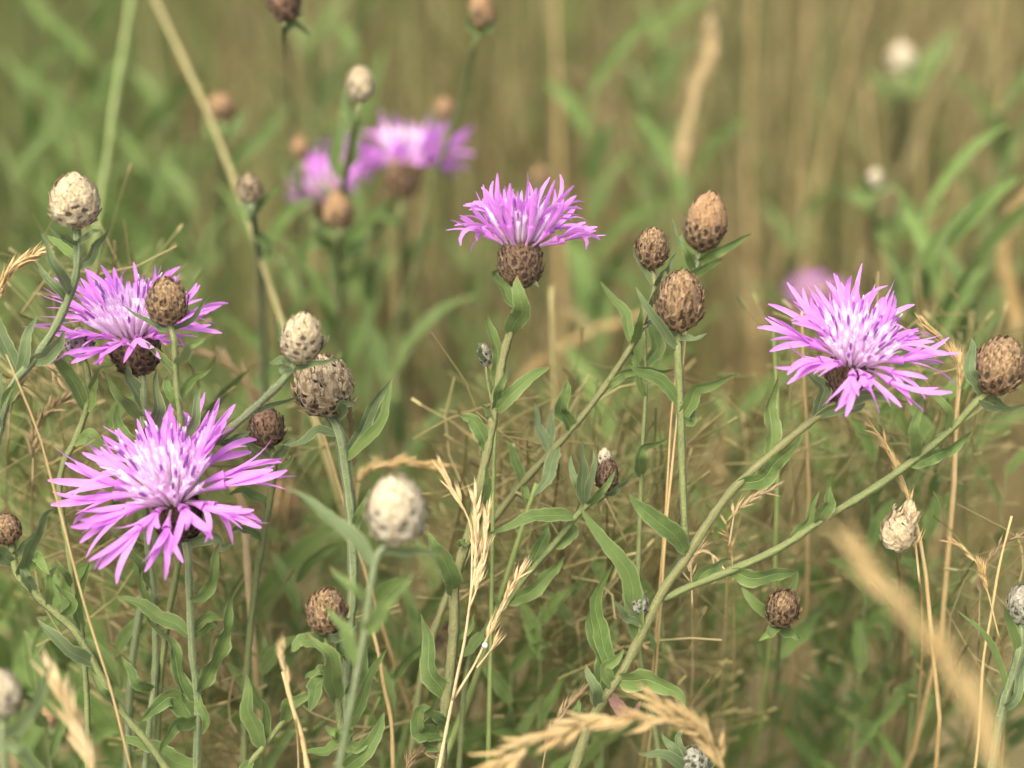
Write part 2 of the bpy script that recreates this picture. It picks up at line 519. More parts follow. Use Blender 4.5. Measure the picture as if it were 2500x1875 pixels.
def leaf(pl, pts, w, roll=None, dz=None, mat='leaf', fold=None, wave=0.14, twist=None, snap=True, bow=None, d=None, teeth=0.08, label=None):
    LEAFSEED[0] += 1
    r = random.Random(LEAFSEED[0])
    u0, v0 = pts[0][0], pts[0][1]
    if d is None:
        s = pl.near(u0, v0)
        d = s[2]
        if snap:
            pts = [(s[0], s[1])] + list(pts[1:]) if math.hypot(s[0] - u0, s[1] - v0) < 60 else [(s[0], s[1])] + list(pts)
    if dz is None: dz = r.uniform(-1.0, 0.5)
    if roll is None: roll = r.choice((-1, 1)) * r.uniform(10, 50)
    if twist is None: twist = r.uniform(-35, 35)
    if fold is None: fold = r.uniform(0.15, 0.5)
    if bow is None: bow = r.uniform(-0.5, 0.1)
    L = len(pts)
    P3 = []
    for i, p in enumerate(pts):
        t = i / (L - 1)
        P3.append((p[0], p[1], d + (dz * t + bow * math.sin(math.pi * t)) / 100))
    C = catmull(P3, 16)
    cu = r.uniform(0, 6.28); wv = r.uniform(1.5, 4.5)
    C = [(q[0] + 0.10 * w * math.sin(cu + i * 0.55) * min(1, i / 4), q[1] + 0.08 * w * math.sin(cu * 2 + i * 0.7) * min(1, i / 4), q[2]) for i, q in enumerate(C)]
    P = [W(*c) for c in C]
    me = leaf_mesh(P, 0.5 * w * S * d / max(0.75, math.cos(math.radians(roll))) * 0.82, M[mat], roll, twist, fold, wave, teeth, seed=LEAFSEED[0])
    o = pl.add('leaf', me)
    if label: o['label'] = label
    return o

# ------------------------------------------------------------------ heads: buds with overlapping bracts, flowers with florets
def bract_mesh(name, mat, jag, seed, bulge=0.28, lift=0.10):
    r = random.Random(seed)
    rows = (0.0, 0.35, 0.62, 0.84, 1.0)
    wid = (0.62, 0.92, 1.0, 0.80, 0.42)
    nc = 8
    V, F, UV = [], [], []
    for j, t in enumerate(rows):
        for k in range(nc + 1):
            s = -1 + 2 * k / nc
            x = s * 0.5 * wid[j]
            y = t
            if j >= 2:
                y += jag * r.uniform(-0.6, 1.0) * (0.0, 0.0, 0.3, 0.8, 1.2)[j]
                x += jag * 0.3 * r.uniform(-1, 1)
            z = bulge * (1 - s * s) * 0.35 + lift * t * t + (0.03 * r.uniform(-1, 1) * (2.5 * t if jag > 0.15 else 1) if jag > 0.06 else 0)
            V.append((x, y, z)); UV.append((0.5 + 0.5 * s, t))
    for j in range(len(rows) - 1):
        for k in range(nc):
            a = j * (nc + 1) + k
            F.append((a, a + 1, a + nc + 2, a + nc + 1))
    return make_mesh(name, V, F, mat, UV)
BRACT = {}
def bracts(kind, level):
    key = (kind, level)
    if key not in BRACT:
        jag = {'cream': 0.12, 'white': 0.10, 'tan': 0.34, 'brown': 0.30, 'dark': 0.30, 'smooth': 0.07, 'grey': 0.2}[kind]
        if level == 'lo' and kind in ('smooth',): jag = 0.14
        BRACT[key] = [bract_mesh('bract', M['br_%s_%s' % (kind, level)], jag, hash(key) % 1000 if False else (len(BRACT) * 31 + i), bulge=0.22 if kind in ('cream', 'white') else 0.3, lift=0.20 if kind in ('cream', 'white', 'smooth') else 0.34 if kind == 'tan' else 0.26) for i in range(4)]
    return BRACT[key]
def prof(s, open_top):
    """relative radius of the involucre at relative height s"""
    if open_top:
        return (math.sin(math.pi * min(1, (s * 0.62 + 0.02)) ** 0.72)) ** 0.62 if s < 0.62 else (math.sin(math.pi * (0.62 * 0.62 + 0.02) ** 0.72)) ** 0.62 * (1 - 0.18 * ((s - 0.62) / 0.38) ** 1.2)
    return max(0.0, math.sin(math.pi * min(1.0, s) ** 0.80)) ** 0.50
def head(pl, kind, u, v, d, w, h, ang=0.0, toward=24.0, nb=None, open_top=False, spot_to=0.62, label=None, name='bud', seed=None):
    """w,h in picture points; centre at (u,v); ang: degrees clockwise from upright; toward: tilt to the viewer"""
    r = random.Random(seed if seed is not None else int(u * 7 + v))
    a = math.radians(ang); tw = math.radians(toward)
    ax = (RT * math.sin(a) + UP * math.cos(a)) * math.cos(tw) - FW * math.sin(tw)
    ax.normalize()
    px = S * d
    R = w * px / 2 * (0.85 if kind in ('white', 'cream') else 0.80); H = h * px / max(0.75, math.cos(tw)) * (0.96 if kind == 'white' else 0.91)
    R *= r.uniform(0.95, 1.06); H *= r.uniform(0.95, 1.05)
    c = W(u, v, d)
    b = c - ax * (H * 0.5)
    x = ax.cross(Vector((0.2, 0.95, 0.1))).normalized()
    y = ax.cross(x)
    rot = Matrix((x, y, ax)).transposed().to_4x4()
    rot = rot @ Matrix.Rotation(r.uniform(0, 6.28), 4, 'Z')
    mtx = Matrix.Translation(b) @ rot
    V, F, UV = [], [], []
    nr, ns = 12, 14
    for i in range(nr + 1):
        s = i / nr
        rr = R * (prof(s, open_top) if 0 < i else 0.3)
        if i == nr and not open_top: rr = R * 0.12
        for k in range(ns):
            aa = 2 * math.pi * k / ns
            V.append(Vector((math.cos(aa) * rr, math.sin(aa) * rr, H * s))); UV.append((k / ns, 0.9))
    for i in range(nr):
        for k in range(ns):
            p = i * ns + k; q = i * ns + (k + 1) % ns
            F.append((p, q, q + ns, p + ns))
    F.append(tuple(range(ns))[::-1]); F.append(tuple(nr * ns + k for k in range(ns)))
    me = make_mesh(name, V, F, M['br_%s_hi' % kind], UV)
    ho = pl.add(name, me, mtx)
    if label: ho['label'] = label
    big = w > 70
    nb = nb or ((66 if kind in ('cream', 'white') else 92) if w > 100 else (54 if kind in ('cream', 'white', 'grey') else 74) if big else 46)
    bl = H * 0.30 * math.sqrt(62 / nb)
    bw = 2 * math.pi * R / 8.6 * math.sqrt(62 / nb)
    for i in range(nb):
        f = (i + 0.5) / nb
        s0 = f ** 0.92 * 0.98 - 0.06
        sc = min(0.985, max(0.02, s0 + bl / H * 0.35))
        smid = max(0.03, sc)
        r0 = R * prof(max(0.02, smid - 0.12), open_top); r1 = R * prof(min(0.995, smid + 0.12), open_top)
        rm = R * prof(smid, open_top)
        z0 = H * max(0.02, smid - 0.12); z1 = H * min(0.995, smid + 0.12)
        tv = Vector((r1 - r0, 0, z1 - z0)).normalized()
        nv = Vector((tv.z, 0, -tv.x))
        az = i * 2.399963 + r.uniform(-0.16, 0.16)
        size = (0.78 + 0.30 * math.sin(math.pi * min(1, f + 0.1))) * r.uniform(0.84, 1.18)
        if f > 0.86 and not open_top: size *= 0.75
        ctr = Vector((rm, 0, H * smid)) + nv * (R * r.uniform(-0.01, 0.09))
        org = ctr - tv * (bl * size * 0.55)
        m4 = Matrix((Vector((0, 1, 0)) * (bw * size), tv * (bl * size), nv * (bl * size * 0.8))).transposed().to_4x4()
        m4 = Matrix.Rotation(az, 4, 'Z') @ Matrix.Translation(org) @ m4 @ Matrix.Rotation(r.uniform(-0.12, 0.12), 4, 'Z')
        lev = 'lo' if f < spot_to + r.uniform(-0.08, 0.08) else 'hi'
        link('bract', r.choice(bracts(kind, lev)), ho, m4)
    return ho, b, ax, R, H, rot

P_DEEP = (0.66, 0.22, 0.76); P_MID = (0.80, 0.325, 0.85); P_LIGHT = (0.84, 0.50, 0.88)
P_WHITE = (0.96, 0.85, 0.94); P_DARK = (0.30, 0.07, 0.42); P_ROSE = (0.74, 0.34, 0.56); P_CREAM = (0.86, 0.72, 0.68)
def lerp3(a, b, t):
    return tuple(a[i] + (b[i] - a[i]) * t for i in range(3))
def ray_floret_mesh(seed, e0, e1, droop, tube, lobe, scale):
    """outer floret: slender tube that opens into four or five long narrow lobes. local x = outward, z = up"""
    r = random.Random(seed)
    V, F, C = [], [], []
    def add_tube(pts, rad, cols, sides=5):
        b0 = len(V)
        vv, ff, _ = tube_geo(pts, rad, sides, 0.0, V, F, [], False)
        for i in range(len(pts)):
            for k in range(sides): C.append(cols[i])
    pts = []; p = Vector((0, 0, 0)); nseg = 5
    for i in range(nseg + 1):
        t = i / nseg
        pts.append(p.copy())
        el = math.radians(e0 + (e1 - e0) * t)
        p = p + Vector((math.cos(el), 0, math.sin(el))) * (tube / nseg)
    rad = [0.0004, 0.0004, 0.00045, 0.0006, 0.0010, 0.0013]
    add_tube(pts, rad, [lerp3(P_CREAM, P_WHITE, 0.5), lerp3(P_WHITE, P_LIGHT, 0.3), lerp3(P_ROSE, P_LIGHT, 0.6), P_LIGHT, P_MID, P_MID])
    tip = pts[-1]
    nl = r.choice((3, 4, 4, 5))
    for j in range(nl):
        fan = (j - (nl - 1) / 2) / max(1, nl - 1) * 2
        yaw = math.radians(fan * r.uniform(14, 32) + r.uniform(-6, 6))
        el = math.radians(e1 + r.uniform(-12, 12) + (8 if abs(fan) < 0.5 else -4))
        Lh = lobe * r.uniform(0.62, 1.15)
        hwid = 0.00080 * r.uniform(0.8, 1.2) * scale
        p = tip - Vector((math.cos(el), 0, math.sin(el))) * 0.0005
        ns = 7
        b0 = len(V)
        dyaw = r.uniform(-34, 34); curl = r.uniform(-1.6, 1.2) * droop * (2.4 if r.random() < 0.25 else 1.0)
        tw = r.uniform(-1.6, 1.6)
        for i in range(ns + 1):
            t = i / ns
            ce = el + math.radians(curl) * t * t * 1.2
            cy = yaw * (0.75 + 0.4 * t) + math.radians(dyaw) * t
            dv = Vector((math.cos(ce) * math.cos(cy), math.cos(ce) * math.sin(cy), math.sin(ce)))
            side = Vector((-math.sin(cy), math.cos(cy), 0))
            nn = dv.cross(side)
            side = Quaternion(dv, tw * t) @ side; nn = Quaternion(dv, tw * t) @ nn
            ww = hwid * (0.55 + 0.45 * math.sin(math.pi * min(1, t * 0.9 + 0.1))) * (1 if t < 0.95 else 0.9) * (0.42 if i == ns else 1)
            V.extend((p - side * ww, p + nn * (-0.35 * ww), p + side * ww))
            cc = lerp3(P_MID, P_DEEP, r.uniform(0, 0.5) * t)
            cm = lerp3(cc, P_DEEP, 0.25)
            C.extend((cc, cm, cc))
            p = p + dv * (Lh / ns)
        for i in range(ns):
            for k in range(2):
                a = b0 + i * 3 + k
                F.append((a, a + 1, a + 4, a + 3))
    return make_mesh('floret', V, F, M['petal'], None, C)
def disc_floret_mesh(seed, length, anther=True):
    r = random.Random(seed)
    V, F, C = [], [], []
    def add(pts, rad, cols, sides=5):
        tube_geo(pts, rad, sides, 0.0, V, F, [], True)
        for i in range(len(pts)):
            for k in range(sides): C.append(cols[i])
    bend = r.uniform(-0.10, 0.10)
    P = [Vector((bend * length * (t ** 2), 0.0, length * t)) for t in (0, 0.3, 0.6, 0.80)]
    add(P, [0.0006, 0.00055, 0.0006, 0.0008], [lerp3(P_WHITE, P_ROSE, 0.3), P_WHITE, P_WHITE, lerp3(P_WHITE, P_LIGHT, 0.3)])
    top = P[-1]
    for j in range(3):                       # short upright lobes
        a = j * 2.094 + r.uniform(-0.3, 0.3)
        o = Vector((math.cos(a), math.sin(a), 0))
        b0 = len(V)
        side = Vector((-math.sin(a), math.cos(a), 0))
        ln = length * r.uniform(0.12, 0.24); sp = r.uniform(0.1, 0.4)
        for i in range(4):
            t = i / 3
            q = top + o * (0.0005 + ln * sp * t * t) + Vector((0, 0, ln * t))
            ww = 0.00050 * (1 - 0.7 * t)
            V.extend((q - side * ww, q + side * ww))
            cc = lerp3(lerp3(P_WHITE, P_LIGHT, 0.25), lerp3(P_LIGHT, P_MID, 0.4), t)
            C.extend((cc, cc))
        for i in range(3):
            k = b0 + i * 2
            F.append((k, k + 1, k + 3, k + 2))
    if anther:
        Q = [top - Vector((0, 0, 0.001)), top + Vector((0, 0, length * 0.12)), top + Vector((0, 0, length * 0.24)), top + Vector((bend * length * 0.2, 0, length * 0.34))]
        add(Q, [0.0003, 0.00040, 0.00036, 0.00016], [lerp3(P_DARK, P_MID, 0.5), lerp3(P_DARK, P_DEEP, 0.25), P_DARK, P_WHITE if r.random() < 0.6 else P_LIGHT])
    return make_mesh('floret', V, F, M['petal'], None, C)
DISC = None
def flower(pl, u, v, d, R_px, inv_w, inv_h, ang, toward, kind='dark', n_out=20, e1=8, droop=30, cup=0.0, seed=1, name='flower_head', label=None, n_in=70, fine=True, n_up=8, up_span=0.42):
    """(u,v): picture point of the mouth of the involucre; R_px reach of the outer florets"""
    global DISC
    r = random.Random(seed)
    a = math.radians(ang); tw = math.radians(toward)
    ax = ((RT * math.sin(a) + UP * math.cos(a)) * math.cos(tw) - FW * math.sin(tw)).normalized()
    px = S * d
    Hh = inv_h * px / math.cos(tw)
    cc = W(u, v, d) - ax * Hh * 0.5
    uu, vv, dd = proj(cc)
    ho, b, ax, R, H, rot = head(pl, kind, uu, vv, dd, inv_w, inv_h * dd / d, ang, toward, open_top=True, spot_to=0.75, name=name, label=label, seed=seed, nb=None if fine else 40)
    k = R_px * px / 0.0268
    var = [ray_floret_mesh(seed * 50 + i, 44 - 18 * (i % 2), e1 + (12 if i % 3 == 0 else -6 if i % 3 == 1 else 2) + cup * (i % 4) * 8, droop, 0.0095, 0.0150, 1.05) for i in range(9)]
    varu = [ray_floret_mesh(seed * 50 + 20 + i, 70, e1 + 24 + 9 * (i % 4), droop * 0.9, 0.0100, 0.0150, 0.95) for i in range(5)]
    if DISC is None:
        DISC = [disc_floret_mesh(900 + i, 0.0150, i % 3 == 0) for i in range(9)]
    lb = rot.inverted() @ (FW - ax * FW.dot(ax))          # the side turned away from the viewer
    up_az = math.atan2(lb.y, lb.x)
    def put(me, az, rad, tilt, sc, z, roll):
        m = Matrix.Rotation(az, 4, 'Z') @ Matrix.Translation((rad, 0, z)) @ Matrix.Rotation(tilt, 4, 'Y') @ Matrix.Rotation(roll, 4, 'Z') @ Matrix.Diagonal((sc, sc, sc, 1))
        link('floret', me, ho, m)
    for i in range(n_out):
        az = 2 * math.pi * (i + r.uniform(-0.38, 0.38)) / n_out
        put(r.choice(var), az, R * 0.72, math.radians(r.uniform(-9, 11)), k * r.uniform(0.86, 1.10), H * 0.93, r.uniform(-0.12, 0.12))
    for i in range(n_up):
        az = up_az + (i + 0.5 - n_up / 2) * up_span + r.uniform(-0.15, 0.15)
        put(r.choice(varu), az, R * 0.55, math.radians(r.uniform(-8, 8)), k * r.uniform(0.85, 1.05), H * 0.95, r.uniform(-0.2, 0.2))
    for i in range(n_in):
        rho = math.sqrt((i + 0.5) / n_in)
        az = i * 2.399963
        put(r.choice(DISC), az, R * 0.66 * rho, rho * math.radians(40) + r.uniform(-0.08, 0.08), k * r.uniform(0.86, 1.10), H * 0.93, r.uniform(0, 6.28))
    return ho, b

# ------------------------------------------------------------------ dry grass with spikelets
def spikelet_mesh(seed, mat, awn=0.35):
    r = random.Random(seed)
    V, F = [], []
    prof_ = ((0, 0.05), (0.18, 0.75), (0.42, 1.0), (0.72, 0.55), (1.0, 0.10), (1.0 + awn, 0.01))
    for t, w in prof_:
        for k in range(4):
            a = 2 * math.pi * k / 4 + 0.4
            V.append((math.cos(a) * w * 0.11 * (1 + 0.2 * r.random()), math.sin(a) * w * 0.075, t))
    n = 4
    for i in range(len(prof_) - 1):
        for k in range(n):
            F.append((i * n + k, i * n + (k + 1) % n, (i + 1) * n + (k + 1) % n, (i + 1) * n + k))
    F.append(tuple(range(n))[::-1])
    b = len(V)                                # two chaff scales springing from the side
    for sx in (-1, 1):
        b = len(V)
        o = 0.12 + 0.1 * r.random()
        V.extend(((0.02 * sx, -0.05, 0.1), (0.02 * sx, 0.05, 0.1), (sx * o, 0.045, 0.5), (sx * o, -0.045, 0.5), (sx * (o + 0.03), 0, 0.98 + 0.3 * r.random())))
        F.extend(((b, b + 1, b + 2, b + 3), (b + 3, b + 2, b + 4)))
    return make_mesh('spikelet', V, F, mat)
SPK = {}
def spikelets(mat):
    if mat not in SPK:
        SPK[mat] = [spikelet_mesh(300 + i, M[mat]) for i in range(5)]
    return SPK[mat]
def panicle(pl, path, d0, d1, n, size, spread=22, mat='straw', w=5, off=8, t0=0.0, t1=1.0, seed=0, bname='panicle_branch', both=True):
    """path from tip to foot in picture points; spikelets of given picture length sit on it"""
    r = random.Random(seed)
    L = len(path)
    C = catmull([(p[0], p[1], d0 + (d1 - d0) * i / max(1, L - 1)) for i, p in enumerate(path)], 20)
    P = [W(*c) for c in C]
    V, F, UV = tube_geo(P, [max(0.4, w * (0.4 + 0.6 * i / 20)) * S * C[i][2] / 2 for i in range(21)], 5)
    br = pl.add(bname, make_mesh(bname, V, F, M[mat], UV))
    for c in C: pl.samples.append(tuple(c))
    for i in range(n):
        t = t0 + (t1 - t0) * (i + r.uniform(0, 0.8)) / n
        k = min(19, int(t * 20)); f = t * 20 - k
        p = P[k].lerp(P[k + 1], min(1, f))
        T = (P[max(0, k - 1)] - P[min(20, k + 2)]).normalized()
        view = (CAM - p).normalized()
        side = T.cross(view).normalized()
        aa = r.uniform(0, 2 * math.pi)
        sd = side * math.cos(aa) + view * math.sin(aa) * 0.7
        an = math.radians(spread * r.uniform(0.4, 1.3))
        z = (T * math.cos(an) + sd * math.sin(an)).normalized()
        x = z.cross(Vector((0.3, 0.5, 0.8))).normalized()
        y = z.cross(x)
        sz = size * S * C[k][2] * r.uniform(0.75, 1.2)
        m = Matrix((x * sz, y * sz, z * sz)).transposed().to_4x4()
        p = p + sd * (off * S * C[k][2] * r.uniform(0, 0.4))
        m.translation = p - (pl.base if pl.placed else Vector())
        o = link('spikelet', r.choice(spikelets(mat)), pl.root)
        o.matrix_basis = m
        if not pl.placed: pl.pending.append(o)
    return br
# ------------------------------------------------------------------ the ground
def ground():
    V, F = [], []
    xs = [-1500, -300, -60, -12] + [-4 + 0.25 * i for i in range(33)] + [12, 60, 300, 1500]
    ys = [-1500, -300, -60, -12] + [-3 + 0.25 * i for i in range(37)] + [14, 60, 300, 1500]
    for y in ys:
        for x in xs:
            near = abs(x) < 5 and -4 < y < 7
            z = (mnoise.noise(Vector((x * 1.3, y * 1.3, 0.5))) * 0.02 - 0.012) if near else -0.012
            V.append((x, y, z))
    n = len(xs)
    for j in range(len(ys) - 1):
        for i in range(n - 1):
            F.append((j * n + i, j * n + i + 1, (j + 1) * n + i + 1, (j + 1) * n + i))
    o = link('ground', make_mesh('ground', V, F, M['ground']))
    tag(o, 'brown litter-strewn meadow soil', 'ground', kind='structure')
ground()

# ------------------------------------------------------------------ the flowering knapweeds
D = 0.40
# lower left flower, open towards the viewer
p = Plant('knapweed_plant', 'knapweed with the widest purple flower, below the flower that has a brown bud before it', 'flower')
ho, b = flower(p, 418, 1205, 0.397, 280, 122, 120, -4, 40, 'dark', 19, e1=2, droop=26, seed=3)
stem(p, [(458, 1345), (464, 1480), (470, 1600), (482, 1700), (480, 1875)], 0.399, 0.408, 24, 27, start=b + (W(440, 1250, .4) - W(440, 1280, .4)) * 0.1, mat='stem_grey')
leaf(p, [(470, 1330), (520, 1312), (545, 1335), (572, 1325)], 34, roll=40, mat='leaf_grey')
leaf(p, [(474, 1475), (500, 1452), (518, 1400), (536, 1322)], 36, wave=0.4)
leaf(p, [(457, 1560), (420, 1520), (360, 1488), (285, 1452)], 46, roll=20, wave=0.3)
leaf(p, [(472, 1745), (442, 1660), (410, 1572), (358, 1500)], 46, roll=28, wave=0.5)
leaf(p, [(466, 1548), (500, 1512), (552, 1508)], 36, roll=12, wave=0.4)
leaf(p, [(470, 1560), (510, 1528), (552, 1538)], 28, roll=38)
leaf(p, [(484, 1680), (524, 1610), (545, 1540), (572, 1448)], 46, roll=32, wave=0.5)
leaf(p, [(482, 1748), (430, 1706), (380, 1722), (350, 1762)], 62, roll=6, wave=0.3, dz=-0.8)
leaf(p, [(480, 1760), (420, 1778), (392, 1842)], 40, roll=-30)
leaf(p, [(482, 1890), (400, 1845), (340, 1808), (288, 1806)], 54, roll=15)
leaf(p, [(486, 1700), (502, 1760), (490, 1800)], 26, roll=30)

# left flower with the brown bud in front
p = Plant('knapweed_plant', 'knapweed whose flat purple flower is half hidden by a round brown bud', 'flower')
ho, b = flower(p, 322, 810, 0.412, 226, 128, 100, -4, 28, 'dark', 20, e1=8, droop=20, seed=5)
stem(p, [(350, 940), (351, 1050), (354, 1200), (362, 1338), (378, 1485), (378, 1650), (365, 1770), (355, 1875)], 0.412, 0.416, 26, 20, start=b, mat='stem_grey')
leaf(p, [(348, 985), (318, 930), (303, 882)], 42, roll=35, mat='leaf_grey')
leaf(p, [(352, 1100), (378, 1010), (384, 905)], 54, roll=18, mat='leaf_grey')
leaf(p, [(350, 1020), (290, 960), (262, 905)], 40, roll=-30, mat='leaf')
leaf(p, [(352, 1130), (300, 1060), (282, 985)], 45, roll=24)
leaf(p, [(364, 1448), (330, 1370), (300, 1330), (262, 1288)], 30, roll=40, wave=0.3)
leaf(p, [(376, 1500), (350, 1440), (345, 1390)], 26)
leaf(p, [(376, 1690), (330, 1660), (300, 1600)], 32)

# brown bud standing in front of that flower
p = Plant('knapweed_plant', 'slender knapweed whose single brown bud stands before the left purple flower', 'flower bud')
ho, b, *_ = head(p, 'brown', 408, 735, 0.395, 98, 112, 0, 24)
stem(p, [(425, 830), (432, 950), (445, 1060), (452, 1180), (444, 1300), (432, 1395), (415, 1480), (402, 1570), (390, 1680), (380, 1875)], 0.395, 0.420, 20, 20, start=b)
leaf(p, [(415, 808), (370, 790), (298, 745)], 20, roll=30, dz=0.3, mat='leaf_grey')
leaf(p, [(420, 808), (460, 785), (514, 722)], 18, roll=30, dz=0.3, mat='leaf_grey')
leaf(p, [(415, 815), (385, 800), (350, 725)], 14, roll=20, dz=0.6, mat='leaf_grey')
leaf(p, [(428, 905), (390, 870), (352, 832)], 26, roll=30)
leaf(p, [(428, 890), (465, 848), (500, 824)], 30, roll=26)
leaf(p, [(436, 975), (470, 925), (518, 902)], 28, roll=20, mat='leaf_fresh')
leaf(p, [(440, 1010), (412, 950), (408, 915)], 36, roll=16, mat='leaf_fresh')
leaf(p, [(446, 1080), (478, 1010), (488, 945)], 30, mat='leaf_grey')

# tall cream bud at the left
p = Plant('knapweed_plant', 'tall knapweed with one large cream bud on a bent stem, left of the flat flower', 'flower bud')
ho, b, *_ = head(p, 'cream', 182, 490, 0.393, 120, 132, 2, 22, spot_to=0.34)
stem(p, [(190, 625), (180, 690), (140, 790), (85, 875), (38, 930), (8, 1010), (-20, 1150), (-40, 1350)], 0.393, 0.398, 27, 26, start=b, mat='stem_grey')
leaf(p, [(170, 715), (140, 660), (98, 570)], 34, roll=25, mat='leaf_grey')
leaf(p, [(165, 730), (125, 690), (84, 638)], 24, roll=35, mat='leaf_grey')
leaf(p, [(195, 655), (225, 620), (264, 555)], 36, roll=22, mat='leaf_grey')
leaf(p, [(186, 640), (150, 600), (112, 572)], 28, roll=15, mat='leaf_fresh', dz=0.8)
leaf(p, [(188, 592), (150, 575), (120, 555)], 22, mat='leaf_grey')
leaf(p, [(190, 590), (220, 570), (248, 560)], 20, mat='leaf_grey')
leaf(p, [(75, 885), (120, 862), (162, 806)], 46, roll=20, mat='leaf_grey')
leaf(p, [(48, 915), (12, 850), (-18, 735)], 48, roll=15, mat='leaf_grey')
leaf(p, [(50, 910), (62, 850), (86, 770)], 36, roll=-22, mat='leaf_grey')
leaf(p, [(10, 1010), (18, 970), (50, 918)], 40, roll=18)
leaf(p, [(0, 1050), (-5, 960), (8, 905)], 34, roll=-30, mat='leaf_grey')

# small grey-green bud with an s-shaped stem
p = Plant('knapweed_plant', 'knapweed with a small grey-green spotted bud on an s-shaped stem', 'flower bud')
ho, b, *_ = head(p, 'grey', 193, 838, 0.408, 74, 72, 2, 24)
stem(p, [(208, 890), (216, 930), (210, 1000), (186, 1070), (156, 1130), (145, 1190), (152, 1260), (165, 1330), (180, 1440), (198, 1540), (212, 1700), (215, 1875)], 0.408, 0.414, 20, 18, start=b)
leaf(p, [(212, 950), (240, 905), (284, 888)], 14, roll=30)
leaf(p, [(206, 1000), (165, 910), (108, 842)], 46, roll=12, mat='leaf')
leaf(p, [(204, 1010), (230, 960), (232, 900)], 34, roll=-30, mat='leaf_fresh')
leaf(p, [(178, 1085), (225, 1060), (255, 1090)], 30)
leaf(p, [(199, 1545), (190, 1450), (222, 1372)], 34, roll=30)
leaf(p, [(202, 1560), (165, 1500), (140, 1440)], 26)
leaf(p, [(180, 1430), (150, 1390), (132, 1360)], 24)

# cream bud on a slanting stem
p = Plant('knapweed_plant', 'knapweed with a smooth cream bud on a slanting stem above a rounder shaggy bud', 'flower bud')
ho, b, *_ = head(p, 'cream', 738, 824, 0.388, 106, 116, 12, 24, spot_to=0.55)
stem(p, [(690, 930), (650, 970), (600, 1015), (545, 1062), (490, 1110), (430, 1200), (380, 1330), (345, 1480), (320, 1650), (310, 1875)], 0.389, 0.436, 26, 22, start=b, mat='stem_grey')
leaf(p, [(706, 872), (690, 830), (670, 778)], 28, roll=20, mat='leaf_grey', dz=0.3)
leaf(p, [(738, 880), (780, 850), (804, 818)], 22, roll=20, mat='leaf_grey', dz=0.4)
leaf(p, [(708, 888), (685, 880), (660, 888)], 32, roll=18, mat='leaf_grey', dz=-0.3)
leaf(p, [(712, 890), (760, 888), (828, 876)], 22, roll=25, mat='leaf_grey', dz=-0.6)
leaf(p, [(706, 896), (690, 905), (722, 910)], 20, roll=30, mat='leaf_grey', dz=-0.5)
leaf(p, [(610, 1020), (660, 990), (742, 964)], 19, roll=22, mat='leaf_grey')
leaf(p, [(655, 985), (668, 940), (688, 915)], 14, roll=12)
leaf(p, [(525, 1085), (570, 1075), (610, 1050)], 26, roll=20, mat='leaf_grey')

# round shaggy cream-tan bud
p = Plant('knapweed_plant', 'knapweed with a round shaggy tan and cream bud just below a smooth cream bud', 'flower bud')
ho, b, *_ = head(p, 'tan', 790, 940, 0.410, 146, 142, -6, 24, spot_to=0.4, nb=84)
stem(p, [(828, 1060), (842, 1140), (855, 1240), (860, 1330), (862, 1440), (852, 1560), (846, 1700), (850, 1875)], 0.410, 0.418, 34, 28, start=b, mat='stem_grey')
leaf(p, [(818, 1015), (845, 985), (868, 985)], 40, roll=12, mat='leaf_grey', dz=-0.8)
leaf(p, [(830, 1060), (780, 1050), (735, 1080), (690, 1088)], 32, roll=25, mat='leaf_grey')
leaf(p, [(852, 1120), (890, 1030), (925, 975), (956, 918)], 40, roll=24, mat='leaf_grey', wave=0.3)
leaf(p, [(862, 1130), (925, 1040), (940, 985), (958, 922)], 34, roll=-22, mat='leaf', wave=0.3)
leaf(p, [(858, 1300), (890, 1230), (905, 1190)], 30, roll=26)
leaf(p, [(850, 1600), (820, 1560), (800, 1520)], 34, roll=20)
leaf(p, [(848, 1690), (880, 1640), (900, 1560)], 34)

# brown bud behind the lower left flower
p = Plant('knapweed_plant', 'knapweed with a ragged dark brown bud beside the tips of the widest flower', 'flower bud')
ho, b, *_ = head(p, 'dark', 650, 1042, 0.414, 92, 96, -6, 24)
stem(p, [(668, 1110), (664, 1190), (640, 1320), (615, 1500), (600, 1700), (596, 1875)], 0.415, 0.440, 22, 20, start=b)
leaf(p, [(668, 1120), (700, 1085), (728, 1070)], 30, mat='leaf_grey', roll=15)
leaf(p, [(665, 1125), (620, 1100), (598, 1060)], 34, mat='leaf_grey', roll=25)
leaf(p, [(664, 1165), (700, 1140), (715, 1110)], 26, mat='leaf')
leaf(p, [(655, 1230), (600, 1200), (560, 1205)], 30, mat='leaf')
leaf(p, [(640, 1320), (590, 1290), (560, 1300)], 26, mat='leaf')

# left edge bud with diagonal stem
p = Plant('knapweed_plant', 'knapweed with a small brown bud on a long diagonal stem under the widest flower', 'flower bud')
ho, b, *_ = head(p, 'brown', 16, 1290, 0.398, 72, 76, -12, 24)
stem(p, [(42, 1400), (90, 1455), (130, 1492), (186, 1546), (240, 1640), (300, 1740), (368, 1822), (420, 1900)], 0.398, 0.402, 24, 24, start=b)
leaf(p, [(48, 1400), (85, 1310), (110, 1252), (146, 1236)], 42, roll=22, mat='leaf_grey', wave=0.3)
leaf(p, [(30, 1360), (60, 1330), (80, 1300)], 24, mat='leaf_grey')
leaf(p, [(50, 1405), (85, 1360), (118, 1400)], 46, roll=12, mat='leaf_fresh')
leaf(p, [(80, 1440), (60, 1400), (36, 1368)], 34, roll=20, mat='leaf_grey')
leaf(p, [(228, 1630), (170, 1590), (130, 1550), (86, 1508)], 44, roll=22, mat='leaf_grey')
leaf(p, [(120, 1480), (120, 1420), (142, 1372)], 26)
leaf(p, [(140, 1500), (175, 1470), (130, 1425)], 26, mat='leaf_fresh')
